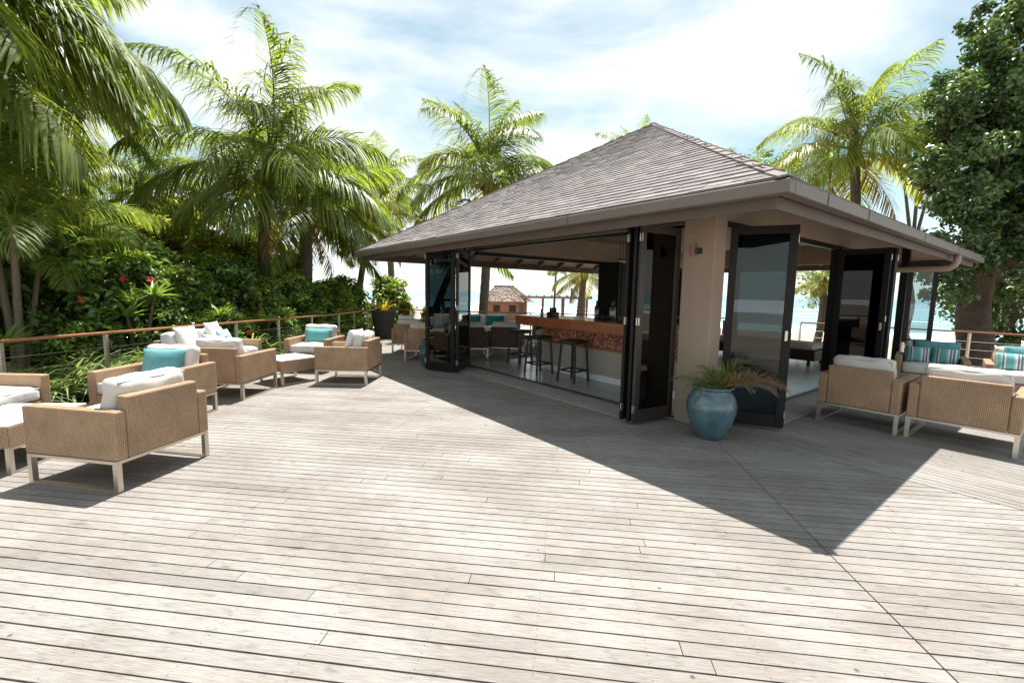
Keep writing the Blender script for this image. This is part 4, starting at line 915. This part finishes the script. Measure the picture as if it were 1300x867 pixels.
for i, (x, y, k_, s) in enumerate([(-12.5, 9.5, 4, 1.15), (-9.9, 11.2, 3, .95), (-8.3, 12.4, 3, .88), (-7.2, 14.6, 3, .78), (-9.6, 9.6, 3, .9), (-11.5, 11.6, 3, 1.1), (-10.4, 13.3, 3, 1.0), (-9.2, 15.4, 3, .95), (-11.6, 15.8, 4, 1.2), (-8.4, 17.3, 3, .85), (-14.5, 13.5, 3, 1.4), (-10.6, 18.6, 4, 1.1), (-14.2, 8.4, 4, 1.4), (-13.5, 18.5, 3, 1.4), (-17, 16, 4, 1.6), (-12, 22, 3, 1.3), (-16, 21, 4, 1.6)]): shrub(k_, x, y, s, rp.uniform(0, 6), 'sunlit yellow green tall shrub behind the hedge' if k_ == 3 else 'mid green tall shrub behind the hedge', 'sunlit tall shrubs' if k_ == 3 else 'mid green tall shrubs', 0, name='tall_shrub')
for i, (x, y, s) in enumerate([(-4.3, 18.0, .55), (-3.4, 18.3, .5)]): shrub(3, x, y, s, i, 'low bright shrub on the sand beyond the corner planter', 'low bright shrubs', 0, -.9, 'beach_shrub')
shrub(2, -5.4, 19.6, 1.35, 1, 'airy coastal shrub beyond the railing corner', None, 0, -.9, 'beach_shrub')
shrub(2, -6.4, 17.4, 1.1, 2, 'bushy green shrub closing the hedge end', None, 0, -.4, 'beach_shrub')
for i, (x, y, k_, s, lb) in enumerate([(-6.95, 7.0, 2, .5, 'knee high leafy shrub behind the railing between the areca and the star leaved plant'), (-6.45, 8.6, 1, .5, 'knee high dark shrub tucked behind the loveseat'), (-6.0, 9.8, 2, .52, 'knee high bright shrub behind the low table'), (-5.75, 11.2, 1, .5, 'knee high dark shrub behind the armchair with the aqua pillow'), (-5.5, 12.4, 2, .5, 'knee high bright shrub below the coconut palm trunks'), (-5.45, 13.7, 2, .5, 'knee high bright shrub left of the tall planter')]): shrub(k_, x, y, s, i*1.3, lb, 'knee high shrubs at the railing', 1 if i in (1, 2) else 0, -.12, 'low_shrub')
# --- strappy plants along the railing
STR = [strap_leaves(90, .16, .55, .95, .034, 1.0, 'leaf_grass', s, .55, 1.4, .3, 5) for s in (1, 2, 3)]
n = 0
for row, off in ((0, .38), (1, .85)):
    for i in range(17):
        y = 2.9+i*.52+row*.2+rp.uniform(-.12, .12); f = (y-5.39)/(12.57-5.39); x = -6.19+1.33*f-off+rp.uniform(-.1, .1); 
        t = thing('strap_leaf_plant', 'arching strap leaved plant in the row behind the left railing', 'plant', (x, y, -.10), rp.uniform(0, 6), 'strap leaved plants under the railing'); o = obj('leaves', STR[i % 3], t); s = rp.uniform(1.05, 1.5); o.scale = (s, s, s)
# --- rosette plants (frangipani-like)
def rosette(label, x, y, stems, seed, ln=.34):
    rp = random.Random(seed); t = thing('rosette_shrub', label, 'plant', (x, y, -.12)); lm = strap_leaves(20, .02, ln*.8, ln*1.1, .085, .5, 'leaf_mid', seed, .15, 1.2, .25, 4)
    for (dx, dy, h) in stems:
        b = MB(); b.tube([(0, 0, 0), (dx*.6, dy*.6, h*.6), (dx, dy, h)], [.035, .028, .022], 7); b.build('stem', 'tree_bark', t); o = obj('leaves', lm, t, (dx, dy, h-.03), rp.uniform(0, 6))
rosette('plant with pale star shaped leaf rosettes in front of the hedge', -6.75, 8.05, [(0, 0, 1.45), (.28, .1, 1.55), (-.25, .15, 1.35), (.1, -.3, 1.2)], 3, .42)
rosette('smaller star leaved plant near the red flowers behind the loveseat', -6.15, 9.0, [(0, 0, 1.0), (.25, .1, 1.15), (-.2, .2, .95)], 4)
rosette('star leaved plant behind the railing near the far armchair', -5.6, 10.3, [(0, 0, .95), (.3, .1, 1.1), (-.2, .2, 1.0), (.1, .4, .9)], 5)
rosette('star leaved plant at the foot of the slim areca stem', -6.95, 5.75, [(0, 0, .75), (.25, .1, .9)], 6, .5)

# --- trees
def tree(name, label, base, trunk_top, r0, lobes, leafmat, size, per, ncl, seed, limbs=9, group=None, crk=(.35, .7)):
    rp = random.Random(seed); t = thing(name, label, 'tree', base, 0, group); o = Vector(base); tp = Vector(trunk_top)-o
    b = MB(); n = 10; pts = [Vector((0, 0, 0)).lerp(tp, i/n)+Vector((.08*math.sin(i*1.1+seed), .08*math.cos(i*.9), 0))*(i > 0) for i in range(n+1)]
    b.tube(pts, [r0*(1.45 if i == 0 else 1.15 if i == 1 else 1-.35*i/n) for i in range(n+1)], 14); b.build('trunk', 'tree_bark', t, smooth=True)
    cs = []; rs_ = []; b = MB()
    for li, (c_, rd) in enumerate(lobes):
        c_ = Vector(c_)-o; k_ = int(ncl*rd[0]*rd[1]*rd[2]/sum(l[1][0]*l[1][1]*l[1][2] for l in lobes))
        for i in range(max(4, k_)):
            d = Vector((rp.gauss(0, 1), rp.gauss(0, 1), rp.gauss(0, 1))).normalized(); q = rp.uniform(.35, 1)**.6; p = c_+Vector((d.x*rd[0], d.y*rd[1], d.z*rd[2]))*q; cs.append(p); rs_.append(rp.uniform(*crk))
        m_ = tp.lerp(c_, .5)+Vector((rp.uniform(-.3, .3), rp.uniform(-.3, .3), .2)); b.tube([tp*.85, m_, c_], [r0*.45, r0*.28, r0*.1], 8)
        for j in range(limbs):
            e = cs[-1-rp.randrange(min(len(cs), max(4, k_)))]; mm = m_.lerp(e, .5)+Vector((rp.uniform(-.2, .2), rp.uniform(-.2, .2), rp.uniform(-.1, .3))); b.tube([m_.lerp(c_, rp.random()), mm, e], [r0*.12, r0*.07, r0*.02], 5)
    b.build('limbs', 'tree_bark', t, smooth=True)
    obj('crown', leaf_cloud('crown', cs, rs_, per, size, leafmat, seed, .45, .32, .8), t); return t
tree('shade_tree', 'huge dark leaved shade tree with thick trunk behind the right railing', (14.6, 14.2, -.9), (14.5, 14.2, 3.2), .5,
     [((14.3, 13.2, 9.0), (1.7, 1.5, 1.4)), ((13.1, 13.2, 7.2), (1.4, 1.5, 1.2)), ((15.6, 13.2, 7.4), (2.0, 1.6, 1.5)), ((12.5, 12.8, 4.9), (1.3, 1.3, 1.3)), ((13.6, 13.6, 6.0), (1.6, 1.5, 1.4)), ((14.5, 12.6, 5.2), (1.7, 1.5, 1.2)), ((12.3, 12.8, 3.1), (1.1, 1.0, .9)), ((13.5, 12.4, 3.9), (1.1, .9, .8)), ((15.7, 12.0, 2.6), (1.3, .9, .7)), ((17.2, 12.2, 2.2), (1.5, 1.0, 1.0)), ((14.6, 12.2, 3.5), (1.5, .9, .7)), ((16.6, 12.8, 4.6), (2.0, 1.6, 1.6)), ((17.4, 13.4, 8.2), (2.2, 2, 2.2)), ((16.9, 13.5, 10.6), (1.8, 1.8, 1.6)), ((12.1, 12.8, 2.1), (.95, .7, .75)), ((13.3, 12.5, 2.7), (1.0, .8, .55)), ((17.1, 15.6, 1.4), (1.2, 1.0, 1.4))], 'leaf_tree', .16, 120, 900, 31, 6, crk=(.2, .5))
tree('background_tree', 'dark bushy tree behind the thick trunk of the shade tree', (19.5, 17.5, -.9), (19.4, 17.5, 1.2), .25, [((18.6, 17.5, 2.2), (2.0, 1.4, 1.7)), ((21.0, 17.8, 3.0), (2.2, 1.6, 2.2))], 'leaf_tree', .19, 70, 130, 34, 5)
tree('background_tree', 'light green broadleaf tree peeping over the right slope of the roof', (14.5, 30, -.9), (14.6, 30, 5), .3, [((14.0, 30, 8.6), (2.6, 2, 2.2)), ((16.5, 30, 8), (2.2, 2, 2.4)), ((17.5, 31, 10.5), (1.8, 2, 1.6))], 'leaf_mid', .2, 50, 150, 33, 5)
tree('sparse_tree', 'almost bare branching tree with few reddish leaves behind the right palm', (21.5, 24.5, -.9), (21.3, 24.5, 5), .22, [((20.2, 24.5, 9.5), (1.7, 1.5, 2.0)), ((22.3, 24.5, 8.3), (1.7, 1.5, 2.0)), ((21.2, 24.5, 11.2), (1.3, 1.2, 1.4))], 'leaf_pot_red', .13, 5, 90, 35, 22)
tree('coastal_tree', 'leaning coastal tree on the sand seen through the right doors', (14.3, 20.6, -.9), (14.5, 20.6, 1.2), .12, [((14.4, 20.6, 2.2), (1.1, .9, .9))], 'leaf_mid', .16, 30, 40, 36, 6)
tree('garden_tree', 'leafy tree filling the garden corner under the palm fronds', (-10.2, 7.2, -.15), (-10.1, 7.3, 2.4), .16, [((-9.6, 7.6, 3.6), (1.6, 1.6, 1.3)), ((-11.6, 8.2, 4.4), (1.9, 1.8, 1.6))], 'leaf_dark', .17, 50, 120, 37, 6)

# ================================================================== BEACH BEYOND
hut = thing('beach_hut', 'thatched beach hut with brown walls on the sand behind the bar', 'hut', (-.7, 41, -.95), R(4))
b = MB(); b.bx(-1.9, 1.9, -1.3, 1.3, 0, 1.85); b.build('wall', 'hut_wall', hut)
b = MB(); e = [(-2.3, -1.7, 1.75), (2.3, -1.7, 1.75), (2.3, 1.7, 1.75), (-2.3, 1.7, 1.75), (-.9, 0, 3.05), (.7, 0, 3.05)]
b.add(e, [(0, 1, 5, 4), (1, 2, 5), (2, 3, 4, 5), (3, 0, 4), (3, 2, 1, 0)]); b.build('thatch_roof', 'thatch', hut)
b = MB(); rh = random.Random(2)
for A0, A1, T0, T1 in (((-2.3, -1.7), (2.3, -1.7), (-.9, 0), (.7, 0)), ((2.3, -1.7), (2.3, 1.7), (.7, 0), (.7, 0))):
    for r in range(7):
        f = r/7
        for i in range(26):
            q = (i+rh.random())/26; e0 = Vector((A0[0]+(A1[0]-A0[0])*q, A0[1]+(A1[1]-A0[1])*q, 1.75)); e1 = Vector((T0[0]+(T1[0]-T0[0])*q, T0[1]+(T1[1]-T0[1])*q, 3.05))
            p = e0.lerp(e1, f-.05-rh.random()*.06); q2 = e0.lerp(e1, min(1, f+.17)); up_ = Vector((0, 0, .05+.07*rh.random())); b.bar(p+up_, q2+Vector((0, 0, .02)), .16*(1-.6*f), .03)
stuff(b.build('thatch_bundles', 'thatch', hut))
b = MB(); b.bar((-1.0, 0, 3.06), (.8, 0, 3.06), .3, .12); b.build('ridge', 'hut_timber', hut)
for x in (-1.1, .3): b = MB(); b.bx(x, x+.6, -1.32, -1.301, .7, 1.4); b.build('window', 'black_wood', hut)
b = MB(); b.bx(1.2, 1.8, -1.32, -1.301, 0, 1.6); b.build('door', 'hut_timber', hut)
pg = thing('pergola', 'open timber pergola on the sand beside the thatched hut', 'pergola', (3.6, 36, -.95), R(-3))
for x in (-2.6, -1.2, .4, 2.2):
    for y in (-.9, .9): b = MB(); b.bx(x-.08, x+.08, y-.08, y+.08, 0, 2.1); b.build('post', 'hut_timber', pg)
for y in (-.9, .9): b = MB(); b.bx(-3, 2.6, y-.06, y+.06, 2.101, 2.26); b.build('beam', 'hut_wall', pg)
for i in range(10): b = MB(); x = -2.9+i*.6; b.bx(x-.04, x+.04, -1.3, 1.3, 2.261, 2.35); b.build('slat', 'hut_timber', pg)
b = MB(); b.bx(1.0, 1.14, -.05, .05, 2.35, 2.95); b.build('pole', 'hut_timber', pg)
sh = thing('beach_shelter', 'small wooden beach shelter seen past the folded glass door', 'shelter', (-3.9, 29, -.95), R(6))
for x in (-.55, .55):
    for y in (-.5, .5): b = MB(); b.bx(x-.07, x+.07, y-.07, y+.07, 0, 1.9); b.build('post', 'hut_wall', sh)
b = MB(); b.bx(-.9, .9, -.8, .8, 1.901, 2.05); b.build('roof', 'hut_timber', sh)
b = MB(); b.bx(-.45, .45, .42, .48, .3, 1.5); b.build('panel', 'hut_wall', sh)
for i, (x, y, rz) in enumerate(((-.3, 26.5, .2), (1.3, 27.2, .25), (2.9, 27.6, .15))):
    t = thing('sun_lounger', 'white sun lounger on the sand before the pergola', 'sun lounger', (x, y, -.92), rz, 'white loungers on the sand')
    b = MB(); b.bx(-.95, .45, -.33, .33, .28, .36); b.build('bed', 'white_paint', t); b = MB(); b.bar((.46, 0, .33), (1.0, 0, .68), .66, .07); b.build('backrest', 'white_paint', t)
    for xx in (-.8, .35):
        for yy in (-.27, .27): b = MB(); b.bx(xx-.03, xx+.03, yy-.03, yy+.03, 0, .28); b.build('leg', 'white_paint', t)
